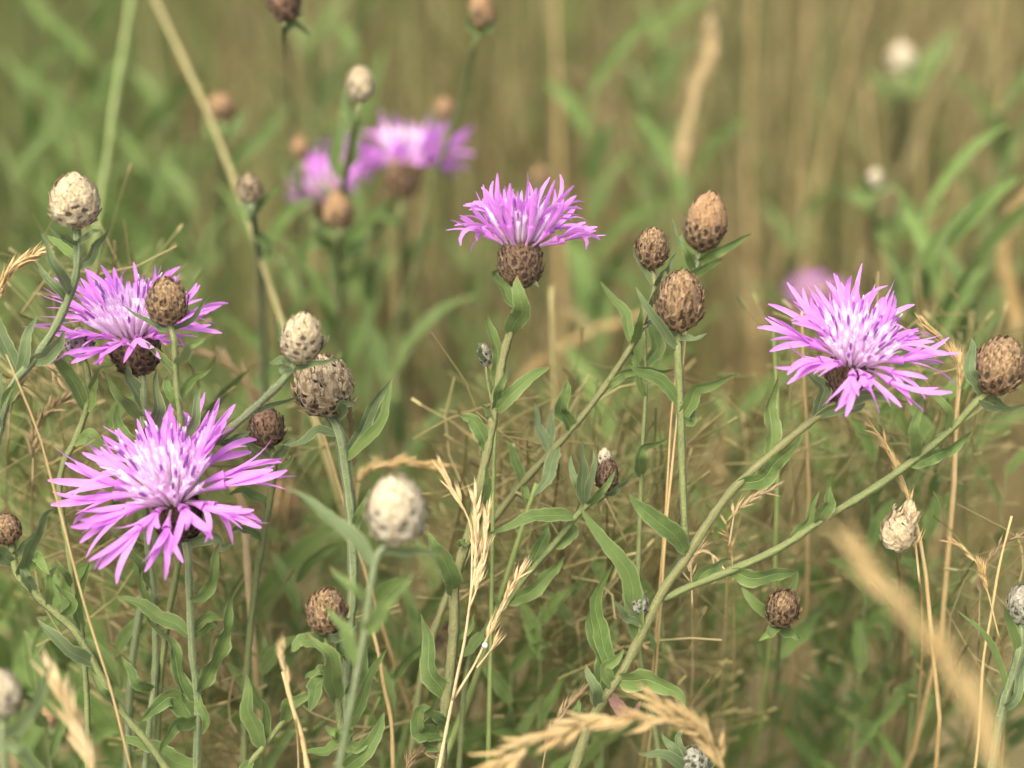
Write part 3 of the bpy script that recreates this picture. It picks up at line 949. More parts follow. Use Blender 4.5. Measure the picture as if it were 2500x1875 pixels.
leaf(p, [(20, 1380), (-20, 1340), (-50, 1330)], 50, mat='leaf_grey')
leaf(p, [(290, 1730), (250, 1690), (225, 1640)], 24)

# bud at the lower middle left
p = Plant('knapweed_plant', 'low knapweed with a brown bud above broad leaves, left of the dry ear of grass', 'flower bud')
ho, b, *_ = head(p, 'brown', 798, 1490, 0.396, 98, 106, 4, 30)
stem(p, [(796, 1580), (806, 1650), (826, 1730), (836, 1810), (836, 1880)], 0.397, 0.404, 22, 26, start=b)
leaf(p, [(850, 1700), (812, 1640), (790, 1590), (756, 1545)], 62, roll=18, dz=-1.0)
leaf(p, [(794, 1560), (755, 1560), (706, 1588)], 46, roll=10, dz=-0.6)
leaf(p, [(798, 1560), (840, 1545), (872, 1520)], 30, roll=20, mat='leaf_grey')
leaf(p, [(800, 1600), (830, 1590), (856, 1600)], 30, roll=30)
leaf(p, [(835, 1815), (780, 1838), (730, 1832)], 32, roll=22, mat='leaf_fresh')
leaf(p, [(832, 1812), (812, 1785), (796, 1775)], 34, roll=10, mat='leaf_fresh')
leaf(p, [(836, 1805), (855, 1782), (864, 1775)], 30, roll=12, mat='leaf_fresh')
leaf(p, [(838, 1830), (880, 1820), (905, 1790)], 34, roll=25)
leaf(p, [(842, 1880), (895, 1830), (942, 1735)], 50, roll=16)
leaf(p, [(845, 1800), (880, 1720), (900, 1650), (948, 1578)], 40, roll=24)
leaf(p, [(800, 1640), (770, 1680), (760, 1735)], 50, roll=20)
leaf(p, [(806, 1650), (770, 1640), (745, 1660)], 34, roll=30)
p = Plant('knapweed_shoot', 'leafy shoot without a bud arching up beside the low brown bud', 'plant')
stem(p, [(752, 1705), (700, 1752), (650, 1815), (600, 1875), (560, 1930)], 0.402, 0.404, 12, 22)
leaf(p, [(690, 1765), (710, 1715), (762, 1698)], 40, roll=12)
leaf(p, [(640, 1825), (612, 1740), (600, 1650)], 50, roll=-30)
leaf(p, [(640, 1828), (650, 1770), (638, 1700)], 34, roll=20)
leaf(p, [(618, 1850), (590, 1900), (575, 1960)], 36)

# centre flower seen from the side
p = Plant('knapweed_plant', 'upright knapweed with a purple flower seen side-on above a brown cup', 'flower')
ho, b = flower(p, 1272, 592, 0.400, 205, 116, 112, 2, 3, 'dark', 15, e1=16, droop=40, cup=1.9, seed=11, n_in=50, n_up=11, up_span=0.57)
stem(p, [(1262, 735), (1250, 800), (1234, 850), (1214, 950), (1200, 1050), (1184, 1130), (1168, 1210), (1150, 1290), (1124, 1370), (1109, 1440), (1109, 1525), (1098, 1650), (1086, 1740), (1074, 1880)], 0.400, 0.408, 24, 34, start=b, mat='stem_brown')
leaf(p, [(1248, 815), (1272, 740), (1258, 668)], 58, roll=10, dz=-0.9, bow=-0.6, fold=0.15)
leaf(p, [(1252, 740), (1222, 700), (1206, 668), (1226, 662)], 38, roll=28, dz=-0.4)
leaf(p, [(1270, 705), (1300, 690), (1318, 700)], 16, mat='leaf_grey')
leaf(p, [(1212, 950), (1210, 860), (1190, 765)], 46, roll=20, wave=0.3)
leaf(p, [(1212, 1000), (1230, 985), (1282, 930), (1348, 890)], 44, roll=16, wave=0.1)
leaf(p, [(1190, 1110), (1170, 1050), (1150, 1020), (1116, 1014)], 46, roll=20, wave=0.3)
leaf(p, [(1198, 1040), (1190, 1000), (1172, 985)], 22, mat='leaf')
leaf(p, [(1205, 1010), (1222, 940), (1240, 905)], 26, roll=40)
leaf(p, [(1160, 1260), (1184, 1210), (1192, 1130)], 30, roll=28)
leaf(p, [(1140, 1320), (1122, 1330), (1118, 1322)], 24, roll=10)
leaf(p, [(1109, 1450), (1088, 1380), (1062, 1330), (1038, 1298)], 54, roll=26, wave=0.3)
leaf(p, [(1086, 1700), (1050, 1620), (1034, 1495)], 62, roll=-18, dz=0.8)
leaf(p, [(1110, 1560), (1140, 1540), (1160, 1500)], 24)
leaf(p, [(1082, 1790), (1030, 1790), (1020, 1740), (1056, 1722)], 50, roll=15, dz=-0.8, wave=0.5)
leaf(p, [(1080, 1800), (1090, 1760), (1050, 1745), (1034, 1762)], 44, roll=-25, dz=-1.0, wave=0.5)
leaf(p, [(1078, 1830), (1020, 1800), (1010, 1762)], 50, roll=35, dz=0.2)
h2 = head(p, 'grey', 1183, 866, 0.405, 34, 50, -8, 24, nb=30)
stem(p, [(1188, 910), (1196, 960), (1206, 1000)], 0.405, 0.404, 8, 10, start=h2[1], ground=False, name='side_stem')
leaf(p, [(1186, 890), (1172, 860), (1168, 832)], 14, mat='leaf_grey')

# diagonal stem with the blurred brown pair of buds
p = Plant('knapweed_plant', 'knapweed with two brown buds on a long diagonal stem that crosses the upright one', 'flower bud')
ho, b, *_ = head(p, 'smooth', 1724, 540, 0.428, 108, 138, 10, 24, spot_to=0.45)
ho2, b2, *_ = head(p, 'brown', 1592, 606, 0.408, 84, 100, 4, 24, spot_to=0.55)
stem(p, [(1600, 700), (1570, 790), (1548, 836), (1467, 958), (1378, 1068), (1284, 1170), (1207, 1267), (1150, 1345), (1090, 1460), (1030, 1650), (1000, 1880)], 0.408, 0.440, 18, 24, start=b2, mat='stem_brown')
stem(p, [(1700, 650), (1660, 700), (1610, 760), (1570, 800)], 0.427, 0.411, 18, 16, start=b, ground=False, name='side_stem', mat='stem_grey')
leaf(p, [(1700, 640), (1760, 610), (1836, 570)], 32, roll=18)
leaf(p, [(1680, 680), (1710, 660), (1768, 628)], 30, roll=20)
leaf(p, [(1690, 655), (1672, 610), (1664, 570)], 26, roll=20)
leaf(p, [(1700, 640), (1660, 600), (1640, 530)], 20, mat='leaf_grey')
leaf(p, [(1600, 690), (1560, 640), (1545, 600)], 18, mat='leaf_grey', roll=20)
leaf(p, [(1600, 690), (1630, 650), (1652, 618)], 22, mat='leaf_grey', roll=20)
leaf(p, [(1585, 745), (1612, 700), (1632, 650)], 20, mat='leaf_grey', roll=25)
leaf(p, [(1552, 835), (1520, 760), (1468, 690)], 34, roll=22, dz=1.2)
leaf(p, [(1555, 830), (1562, 790), (1560, 745)], 30, roll=20)
leaf(p, [(1492, 925), (1540, 905), (1610, 905), (1648, 902)], 26, roll=30)
leaf(p, [(1480, 945), (1520, 920), (1560, 912)], 24, roll=15)
leaf(p, [(1390, 1058), (1372, 1000), (1378, 960), (1388, 925)], 42, roll=26, wave=0.4)
leaf(p, [(1284, 1180), (1262, 1130), (1235, 1074)], 30, roll=18)
leaf(p, [(1275, 1190), (1285, 1225), (1262, 1205)], 24)
leaf(p, [(1370, 1090), (1340, 1160), (1302, 1210)], 38, roll=25, mat='leaf_grey')
leaf(p, [(1340, 1110), (1320, 1050), (1302, 985)], 34, mat='leaf_grey', roll=15, dz=1.2)
leaf(p, [(1335, 1115), (1342, 1060), (1350, 1000)], 32, mat='leaf_grey', roll=-15, dz=1.0)
leaf(p, [(1200, 1280), (1165, 1260), (1150, 1225)], 24)

# thin pale green stalk behind
p = Plant('knapweed_shoot', 'thin straight pale green stem without a bud behind the forked knapweed', 'plant')
stem(p, [(1572, 780), (1577, 945), (1569, 1090), (1562, 1275), (1557, 1480), (1566, 1620), (1602, 1800), (1612, 1880)], 0.418, 0.424, 10, 20, mat='stem')
leaf(p, [(1576, 900), (1600, 850), (1590, 760)], 42, roll=30)
leaf(p, [(1578, 960), (1555, 900), (1545, 850)], 24)
leaf(p, [(1568, 1150), (1560, 1110), (1622, 1070)], 40, roll=20)
leaf(p, [(1562, 1280), (1572, 1230), (1590, 1190)], 14)
leaf(p, [(1560, 1500), (1590, 1560), (1600, 1620)], 20)

# the forked knapweed at the right: flower, brown bud and edge bud
p = Plant('knapweed_plant', 'forked knapweed with a broad purple flower, a brown bud and another on long arms', 'flower')
ho, b = flower(p, 2085, 872, 0.398, 232, 120, 112, 8, 38, 'dark', 20, e1=4, droop=26, seed=21, n_in=76)
stem(p, [(2020, 1000), (1960, 1045), (1880, 1112), (1790, 1195), (1720, 1290), (1676, 1362), (1620, 1440), (1570, 1540), (1520, 1640), (1450, 1745), (1400, 1880)], 0.400, 0.410, 24, 35, start=b, mat='stem_brown')
hb, bb, *_ = head(p, 'brown', 1660, 734, 0.396, 126, 150, 3, 24, spot_to=0.5)
stem(p, [(1656, 870), (1662, 1000), (1666, 1150), (1674, 1345)], 0.397, 0.4045, 26, 22, start=bb, ground=False, name='side_stem')
he, be, *_ = head(p, 'brown', 2440, 892, 0.394, 134, 140, 12, 26, spot_to=0.5)
stem(p, [(2380, 985), (2340, 1030), (2280, 1085), (2150, 1182), (2010, 1268), (1900, 1340), (1780, 1395), (1690, 1430), (1622, 1462)], 0.395, 0.4065, 23, 25, start=be, ground=False, name='side_stem')
leaf(p, [(1815, 1195), (1880, 1150), (1950, 1065)], 58, roll=20, wave=0.25, dz=-0.6)
leaf(p, [(1880, 1112), (1884, 1020), (1880, 980), (1896, 915)], 52, roll=22, wave=0.3, mat='leaf')
leaf(p, [(1985, 1030), (2070, 980), (2140, 965), (2212, 982)], 38, roll=30, mat='leaf_grey', dz=-0.6)
leaf(p, [(1990, 1018), (2010, 960), (1990, 925), (1958, 885)], 42, roll=24, mat='leaf_grey')
leaf(p, [(2040, 990), (2080, 1000), (2110, 985)], 30, mat='leaf_grey')
leaf(p, [(2235, 1122), (2234, 1050), (2250, 965)], 36, roll=18)
leaf(p, [(2322, 1048), (2312, 1000), (2285, 970), (2246, 958)], 26, roll=20)
leaf(p, [(2220, 1135), (2290, 1110), (2330, 1085), (2374, 1052)], 44, roll=22, wave=0.3)
leaf(p, [(2395, 960), (2370, 900), (2374, 824)], 42, roll=18, mat='leaf_grey')
leaf(p, [(2390, 975), (2440, 1000), (2520, 985)], 22, roll=30, mat='leaf_grey')
leaf(p, [(2400, 965), (2440, 985), (2470, 1000)], 30, mat='leaf_grey')
leaf(p, [(1938, 1318), (1976, 1262), (1998, 1192)], 34, roll=26, wave=0.3)
leaf(p, [(2005, 1275), (2015, 1240), (2030, 1190)], 48, roll=18)
leaf(p, [(1768, 1400), (1860, 1408), (1955, 1390)], 50, roll=24, wave=0.3)
leaf(p, [(1690, 1432), (1730, 1390), (1786, 1366)], 42, roll=20)
leaf(p, [(1676, 1360), (1640, 1300), (1595, 1265), (1530, 1202)], 58, roll=18, dz=-1.0, wave=0.12)
leaf(p, [(1668, 1015), (1700, 955), (1740, 935), (1798, 916)], 46, roll=16, dz=-0.6, wave=0.1)
leaf(p, [(1660, 988), (1620, 935), (1580, 915), (1530, 892)], 40, roll=14, dz=-0.8, wave=0.1)
leaf(p, [(1668, 1030), (1686, 1030), (1698, 985)], 24, roll=20)
leaf(p, [(1650, 840), (1605, 790), (1575, 740), (1552, 700)], 28, roll=20, mat='leaf_grey', dz=-0.6)
leaf(p, [(1656, 830), (1700, 826), (1728, 812)], 22, mat='leaf_grey')
leaf(p, [(1655, 830), (1636, 805), (1628, 770)], 18, mat='leaf_grey')
leaf(p, [(1470, 1725), (1472, 1620), (1452, 1560), (1440, 1495)], 70, roll=24, dz=0.6, wave=0.25)
leaf(p, [(1500, 1665), (1478, 1640), (1520, 1588)], 40, roll=20)
leaf(p, [(1470, 1720), (1452, 1680), (1428, 1620)], 34, roll=20, mat='leaf_grey')
leaf(p, [(1440, 1770), (1412, 1740), (1410, 1712)], 40, roll=-20)
leaf(p, [(1515, 1652), (1580, 1662), (1640, 1680), (1672, 1730)], 62, roll=22, dz=-1.0, wave=0.3)
leaf(p, [(1556, 1565), (1545, 1450), (1500, 1350), (1418, 1242)], 60, roll=15, dz=-0.8, wave=0.12)
leaf(p, [(1505, 1665), (1468, 1550), (1448, 1470), (1502, 1378)], 52, roll=26, dz=-0.2, mat='leaf_fresh')
leaf(p, [(1500, 1690), (1535, 1752), (1560, 1712)], 40, mat='leaf_red', roll=10, dz=-0.2, label='faded maroon leaf')
h3 = head(p, 'grey', 1556, 1474, 0.406, 50, 54, 0, 30, nb=34)
stem(p, [(1562, 1520), (1560, 1560)], 0.406, 0.407, 10, 14, start=h3[1], ground=False, name='side_stem')
leaf(p, [(1560, 1530), (1520, 1500), (1498, 1462)], 24, mat='leaf_grey')
leaf(p, [(1560, 1530), (1530, 1470), (1522, 1432)], 22, mat='leaf_grey')

# small bud with a white tip between the stems
p = Plant('knapweed_plant', 'knapweed with a small white-tipped dark bud tucked among narrow upright leaves', 'flower bud')
ho, b, *_ = head(p, 'dark', 1482, 1160, 0.404, 58, 74, -2, 24, nb=50, spot_to=0.8)
head(p, 'white', 1476, 1118, 0.404, 34, 42, -2, 24, nb=24, name='bud_tip')
stem(p, [(1468, 1215), (1440, 1228), (1406, 1262), (1345, 1338), (1288, 1403), (1245, 1460), (1185, 1540), (1140, 1640), (1120, 1880)], 0.405, 0.425, 20, 18, start=b)
leaf(p, [(1402, 1262), (1330, 1255), (1280, 1270), (1196, 1302)], 42, roll=20, wave=0.2)
leaf(p, [(1352, 1330), (1390, 1300), (1398, 1262)], 48, roll=14)
leaf(p, [(1245, 1482), (1300, 1440), (1340, 1400), (1384, 1356)], 48, roll=18, wave=0.25)
leaf(p, [(1298, 1392), (1320, 1330), (1342, 1280)], 44, roll=24)
leaf(p, [(1432, 1232), (1418, 1160), (1426, 1080)], 40, roll=14, mat='leaf_grey', dz=-0.8)
leaf(p, [(1436, 1232), (1470, 1200), (1502, 1148)], 24, roll=20, dz=-1.0)
leaf(p, [(1430, 1235), (1402, 1170), (1394, 1112)], 26, mat='leaf_grey')
leaf(p, [(1436, 1230), (1450, 1150), (1452, 1095)], 22, mat='leaf_grey')
leaf(p, [(1470, 1215), (1510, 1190), (1538, 1162)], 22, mat='leaf_grey')
leaf(p, [(1186, 1540), (1150, 1580), (1120, 1605)], 34)
leaf(p, [(1190, 1530), (1220, 1490), (1200, 1440)], 24)

# little bud in a star of leaves
p = Plant('knapweed_plant', 'small round brown bud in a star of green bracts below the forked stems', 'flower bud')
ho, b, *_ = head(p, 'brown', 1911, 1484, 0.404, 76, 84, 0, 44, spot_to=0.7, nb=52)
stem(p, [(1905, 1530), (1902, 1580), (1898, 1650)], 0.418, 0.50, 14, 12, start=b, hairy=False)
leaf(p, [(1902, 1520), (1850, 1480), (1808, 1430)], 34, roll=18, dz=-0.8)
leaf(p, [(1900, 1522), (1880, 1545), (1854, 1562)], 34, roll=14, dz=-1.2, mat='leaf_fresh')
leaf(p, [(1904, 1525), (1930, 1545), (1958, 1558)], 34, roll=20, dz=-1.0)
leaf(p, [(1905, 1520), (1932, 1450), (1945, 1395)], 28, roll=20, dz=0.4)
leaf(p, [(1903, 1520), (1885, 1460), (1880, 1430)], 24, roll=20, dz=0.4, mat='leaf_grey')
leaf(p, [(1900, 1600), (1960, 1530), (2030, 1480)], 60, roll=14, dz=2.2, mat='leaf_fresh')
leaf(p, [(1898, 1640), (1850, 1560), (1800, 1520)], 44, roll=14, dz=2.6)

# right edge plant
p = Plant('knapweed_plant', 'knapweed with a grey bud, cut by the frame beside the tangle of dry grass', 'flower bud')
ho, b, *_ = head(p, 'grey', 2496, 1474, 0.402, 70, 90, 0, 24, spot_to=0.5)
stem(p, [(2492, 1570), (2476, 1640), (2452, 1710), (2436, 1780), (2420, 1880)], 0.402, 0.408, 30, 28, start=b, mat='stem_grey')
leaf(p, [(2462, 1690), (2430, 1590), (2390, 1540), (2338, 1488)], 22, roll=20)
leaf(p, [(2485, 1600), (2470, 1530), (2448, 1474)], 30, roll=20)
leaf(p, [(2450, 1720), (2490, 1660), (2530, 1640)], 44, roll=20)
leaf(p, [(2448, 1730), (2478, 1700), (2510, 1560)], 26, roll=35, mat='leaf_grey')

# bottom bud by the arching ear
p = Plant('knapweed_plant', 'knapweed with a grey-white spotted bud and felted leaves under the arching dry ear', 'flower bud')
ho, b, *_ = head(p, 'grey', 1692, 1862, 0.398, 80, 74, 0, 30, spot_to=0.9)
stem(p, [(1694, 1930), (1690, 2000)], 0.400, 0.404, 20, 22, start=b, mat='stem_grey')
leaf(p, [(1690, 1915), (1640, 1850), (1555, 1838)], 34, roll=20, mat='leaf_grey')
leaf(p, [(1690, 1920), (1640, 1830), (1620, 1790)], 44, roll=15, mat='leaf_grey')
leaf(p, [(1692, 1920), (1740, 1850), (1770, 1835)], 34, roll=20, mat='leaf_grey')
leaf(p, [(1690, 1920), (1660, 1820), (1668, 1780)], 40, roll=24, mat='leaf_grey')
leaf(p, [(1690, 1925), (1600, 1890), (1560, 1880)], 40, roll=15, mat='leaf_grey')

# ------------------------------------------------------------------ out of focus: nearer to the camera
p = Plant('knapweed_plant', 'knapweed with a blurred plump white bud in front of the shaggy bud', 'flower bud')
ho, b, *_ = head(p, 'white', 966, 1242, 0.352, 146, 150, -4, 26, spot_to=0.55)
stem(p, [(925, 1350), (905, 1430), (892, 1530), (872, 1640), (848, 1760), (825, 1880)], 0.352, 0.342, 22, 17, start=b, mat='stem_grey')
leaf(p, [(918, 1380), (860, 1310), (780, 1240), (692, 1192)], 46, roll=15, mat='leaf_grey', dz=0.4)
leaf(p, [(895, 1545), (940, 1480), (1005, 1400)], 46, roll=15, dz=0)
leaf(p, [(925, 1352), (1000, 1345), (1092, 1352)], 24, roll=25, mat='leaf_grey', dz=0.4)
leaf(p, [(900, 1470), (850, 1430), (800, 1380)], 30, roll=25, dz=0.4)
leaf(p, [(880, 1620), (840, 1540), (800, 1480)], 44, roll=20, dz=0.4)
p = Plant('knapweed_plant', 'blurred white bud cut by the frame below the diagonal stem', 'flower bud')
ho, b, *_ = head(p, 'white', 4, 1692, 0.345, 96, 110, 0, 26, spot_to=0.5)
stem(p, [(8, 1790), (14, 1900)], 0.345, 0.346, 28, 28, start=b, mat='stem_grey')
leaf(p, [(10, 1800), (60, 1760), (130, 1620)], 40, roll=20, mat='leaf_grey')
leaf(p, [(10, 1820), (50, 1830), (110, 1900)], 36, roll=20, mat='leaf_grey')

# very near dry ear crossing the lower right corner
p = Plant('dry_grass_ear', 'thick blurred straw-yellow ear of grass slanting across the lower right', 'grass ear')
stem(p, [(2090, 1350), (2150, 1430), (2250, 1560), (2340, 1680), (2400, 1800), (2440, 1900)], 0.262, 0.25, 8, 14, mat='straw_near', ridge=0)
panicle(p, [(2088, 1335), (2140, 1415), (2240, 1530), (2345, 1660), (2400, 1770), (2446, 1900)], 0.258, 0.25, 46, 90, 14, 'straw_near', 9, 34, seed=3)
p = Plant('dry_grass_ear', 'arching straw-coloured ear of grass bowed over at the bottom edge', 'grass ear')
stem(p, [(1772, 1885), (1778, 1960)], 0.366, 0.368, 12, 14, mat='straw_pale', ridge=0)
panicle(p, [(1200, 1872), (1300, 1815), (1400, 1775), (1500, 1752), (1600, 1752), (1680, 1768), (1740, 1815), (1772, 1890)], 0.345, 0.366, 66, 70, 24, 'straw', 8, 30, t1=0.97, seed=4)
panicle(p, [(1600, 1712), (1660, 1745), (1710, 1790), (1765, 1880)], 0.360, 0.366, 26, 66, 20, 'straw', 8, 18, seed=14)
p = Plant('dry_grass_ear', 'pale blurred upright ear of grass in the lower left corner', 'grass ear')
stem(p, [(215, 1830), (245, 1960)], 0.347, 0.350, 12, 16, mat='straw_pale', ridge=0)
panicle(p, [(140, 1668), (165, 1725), (192, 1790), (225, 1880)], 0.347, 0.347, 40, 70, 16, 'straw_pale', 12, 18, seed=5)

# sharp forked straw ear in the middle
p = Plant('dry_grass_ear', 'crisp forked straw ear of grass with a white dew bead, beside the upright stem', 'grass ear')
stem(p, [(1105, 1705), (1090, 1780), (1070, 1885)], 0.400, 0.402, 9, 12, mat='straw_pale', ridge=0)
panicle(p, [(1160, 1215), (1164, 1290), (1162, 1380), (1150, 1450), (1135, 1560), (1116, 1650), (1105, 1708)], 0.398, 0.400, 22, 48, 16, 'straw_pale', 9, 8, t1=0.45, seed=6)
panicle(p, [(1078, 1142), (1096, 1178), (1122, 1222), (1150, 1290), (1152, 1390), (1148, 1460), (1132, 1575), (1104, 1710)], 0.397, 0.400, 14, 44, 14, 'straw_pale', 8, 7, t1=0.22, seed=7)
panicle(p, [(1190, 1258), (1188, 1310), (1180, 1370), (1166, 1430), (1148, 1480)], 0.399, 0.399, 20, 46, 14, 'straw_pale', 6, 7, t1=0.85, seed=8)
panicle(p, [(1272, 1402), (1250, 1430), (1232, 1470), (1212, 1510), (1188, 1560), (1160, 1620), (1130, 1670), (1105, 1710)], 0.399, 0.401, 24, 40, 17, 'straw_pale', 8, 7, t1=0.52, seed=9)
panicle(p, [(1208, 1570), (1188, 1600), (1164, 1630)], 0.399, 0.400, 3, 52, 12, 'straw_pale', 6, 5, t1=0.5, seed=10)
def bead(u, v, d, w):
    V, F = [], []
    R = w * S * d / 2
    for i in range(9):
        th = math.pi * i / 8
        for k in range(12):
            a = 2 * math.pi * k / 12
            V.append(Vector((math.sin(th) * math.cos(a) * R, math.sin(th) * math.sin(a) * R, math.cos(th) * R * (1.15 if i < 4 else 0.9))))
    for i in range(8):
        for k in range(12):
            F.append((i * 12 + k, i * 12 + (k + 1) % 12, (i + 1) * 12 + (k + 1) % 12, (i + 1) * 12 + k))
    m, nt, nd, lk = mat_base('bead')
    geo = N(nd, 'ShaderNodeNewGeometry')
    col = mix_col(nt, noise(nt, geo.outputs['Position'], 900), (0.72, 0.66, 0.74), (0.85, 0.85, 0.85))
    finish(nt, col, 0.12, 0.2, spec=0.7)
    o = link('dew_bead', make_mesh('dew_bead', V, F, m))
    o.location = W(u, v, d)
    tag(o, 'tiny glossy white bead clinging to the lower fork of the straw ear', 'dew drop')
bead(1184, 1576, 0.3985, 15)

# ------------------------------------------------------------------ smaller dry ears among the stems
def ear(label, path, d0, d1, n, size, spread, mat, w, t1=1.0, seed=0, foot=None, off=8, group=None, cat='grass ear', sw=None):
    p = Plant('dry_grass_ear', label, cat, group)
    e = path[-1]
    pp = path[-2]
    f = foot or [(e[0] + (e[0] - pp[0]) * 0.3, e[1] + 40), (e[0] + (e[0] - pp[0]) * 0.5, e[1] + 160)]
    stem(p, [(e[0], e[1] - 4)] + f, d1, d1 + 0.03, w, (sw or w * 1.0), mat=mat, ridge=0, sides=6, lean=(0, 0.22))
    panicle(p, path, d0, d1, n, size, spread, mat, w, off, t1=t1, seed=seed)
    return p
ear('short dry ear of grass leaning in from the left, beside the bent cream-bud stem', [(85, 622), (50, 640), (20, 665), (-5, 720), (-15, 800)], 0.414, 0.418, 44, 42, 22, 'straw', 6, 0.75, 31)
ear('matted drooping dry ear under the bent stem of the tall cream bud', [(140, 920), (100, 880), (60, 900), (30, 960), (20, 1080)], 0.424, 0.430, 40, 40, 30, 'straw_dull', 6, 0.8, 32)
ear('fluffy dry ear hanging between the s-shaped stem and the bent stem', [(205, 978), (150, 985), (110, 1010), (85, 1060), (80, 1180)], 0.424, 0.430, 44, 40, 32, 'straw_dull', 6, 0.8, 33)
ear('small curved dry ear touching the fork of the purple-flowered knapweed', [(1880, 1200), (1845, 1210), (1815, 1235), (1795, 1250), (1780, 1330)], 0.412, 0.416, 18, 34, 20, 'straw_pale', 5, 0.7, 34)
ear('small dry tuft of spikelets just right of the main fork', [(1752, 1372), (1728, 1345), (1705, 1345), (1688, 1362), (1690, 1480)], 0.414, 0.418, 18, 36, 30, 'straw_pale', 5, 0.75, 35)
ear('tiny open dry ear under the purple flower arm', [(1772, 1270), (1776, 1300), (1785, 1330), (1790, 1420)], 0.416, 0.420, 10, 26, 40, 'straw', 4, 0.7, 36)
ear('dry ear of grass behind the right tips of the broad flower', [(2262, 800), (2300, 830), (2330, 870), (2345, 930), (2330, 1060)], 0.416, 0.420, 26, 40, 18, 'straw', 5, 0.65, 37)
ear('ragged dry ear drooping over the papery white husk', [(2130, 1040), (2160, 1080), (2190, 1140), (2215, 1200), (2230, 1290), (2245, 1420)], 0.402, 0.406, 30, 34, 26, 'straw', 7, 0.85, 38)
ear('crooked dry ear right of the papery white husk', [(2325, 1325), (2360, 1345), (2390, 1385), (2410, 1440), (2440, 1560)], 0.410, 0.414, 20, 34, 22, 'straw', 5, 0.6, 39)
ear('arched dry ear at the right edge above the grey bud', [(2510, 1300), (2460, 1320), (2420, 1360), (2395, 1420), (2390, 1560)], 0.414, 0.420, 26, 28, 20, 'straw_dull', 5, 0.7, 40)
ear('twisted brown dry ear rising above the arching straw ear', [(1420, 1690), (1395, 1715), (1370, 1745), (1340, 1800), (1320, 1900)], 0.408, 0.412, 24, 40, 16, 'straw_dull', 6, 0.7, 41)
ear('small bent brown ear at the bottom edge beside the straw stalk', [(1050, 1838), (1025, 1835), (1005, 1850), (985, 1890)], 0.408, 0.412, 20, 36, 20, 'straw_dull', 6, 0.9, 42)
ear('dull brown feathery ear behind the widest flower and the shaggy bud', [(480, 860), (545, 880), (600, 930), (630, 990), (650, 1100)], 0.47, 0.475, 46, 46, 24, 'straw_dull', 6, 0.8, 43)
ear('bowed tan ear behind the blurred plump white bud', [(1075, 1138), (1010, 1128), (930, 1138), (880, 1170), (860, 1300)], 0.455, 0.465, 40, 44, 14, 'straw', 7, 0.7, 44)
ear('narrow dry ear with reddish chaff between the two left stems', [(690, 1590), (694, 1625), (705, 1680), (722, 1760)], 0.375, 0.378, 12, 40, 12, 'straw_pale', 7, 0.5, 45)
ear('dry ear of grass standing behind the shaggy bud', [(850, 1000), (858, 1040), (862, 1090), (866, 1200)], 0.424, 0.428, 26, 40, 14, 'straw_dull', 6, 0.75, 46)

# papery empty husk
p = Plant('dry_husk', 'torn papery white husk of a spent knapweed head against a dry ear', 'husk')
ho, b, *_ = head(p, 'cream', 2192, 1306, 0.400, 84, 74, 10, 20, nb=26, spot_to=0.3, open_top=True, name='husk')
stem(p, [(2188, 1350), (2194, 1400), (2200, 1460)], 0.402, 0.45, 9, 12, start=b, mat='straw_dull', ridge=0, sides=6)
rr = random.Random(8)
for i in range(7):
    m = bract_mesh('bract', M['br_cream_hi'], 0.22, 700 + i, 0.3, 0.25)
    a = i * 0.9
    mt = Matrix.Translation(Vector((math.cos(a) * 0.0026, math.sin(a) * 0.0026, 0.0038))) @ Matrix.Rotation(a, 4, 'Z') @ Matrix.Rotation(math.radians(90), 4, 'Z') @ Matrix.Rotation(math.radians(70 + rr.uniform(-25, 15)), 4, 'X') @ Matrix.Diagonal((0.0042, 0.0062, 0.005, 1))
    link('bract', m, ho, mt)

# ------------------------------------------------------------------ long straw stalks near the plane of focus
def straw(label, pts, d0, d1, w0, w1, mat='straw', group=None, name='straw_stalk', ground=True):
    p = Plant(name, label, 'straw' if 'straw' in name else 'stalk', group)
    stem(p, pts, d0, d1, w0, w1, mat=mat, ridge=0, sides=6, seg=14, lean=(0, 0.25))
    return p
straw('thin orange straw running down past the left tips of the widest flower', [(15, 865), (55, 960), (95, 1060), (125, 1170), (150, 1260), (185, 1400), (225, 1540), (270, 1680), (320, 1880)], 0.384, 0.386, 5, 8, 'straw_near')
straw('olive stalk slanting down from the top edge past the small cream bud', [(370, -20), (430, 110), (505, 270), (556, 400), (600, 520), (640, 640), (690, 790)], 0.62, 0.50, 20, 17, 'straw_olive')
straw('pale green stalk leaning beside the tall cream bud', [(322, -20), (300, 130), (280, 250), (262, 380), (246, 480), (228, 640), (215, 800)], 0.66, 0.52, 22, 14, 'straw_green')
straw('amber straw standing left of the diagonal knapweed arm', [(1958, 760), (1962, 900), (1968, 1000), (1972, 1100), (1975, 1200)], 0.424, 0.450, 9, 10)
straw('yellow-green stalk rising beside the left petals of the broad flower', [(1888, 790), (1892, 880), (1898, 960), (1900, 1100)], 0.43, 0.435, 10, 14, 'straw_green')
straw('fine orange straw along the stem of the brown bud with two side leaves', [(1680, 700), (1672, 850), (1655, 1000), (1640, 1150), (1625, 1300), (1618, 1420)], 0.41, 0.418, 6, 8)
straw('fine straw standing between the thin green stem and the brown bud stem', [(1658, 860), (1640, 1010), (1632, 1140), (1626, 1240)], 0.414, 0.42, 6, 8)
straw('broad tan stalk standing behind the white-tipped bud', [(1345, 700), (1350, 900), (1358, 1100), (1362, 1300), (1364, 1500), (1370, 1750)], 0.50, 0.53, 16, 18, 'straw_olive')
straw('slim straw leaning left of the shaggy bud stem', [(765, 1000), (790, 1060), (820, 1160), (850, 1260)], 0.428, 0.435, 8, 10)
straw('orange straw bent at the foot of the low brown bud', [(690, 1640), (712, 1720), (735, 1790), (752, 1880)], 0.392, 0.394, 10, 18)
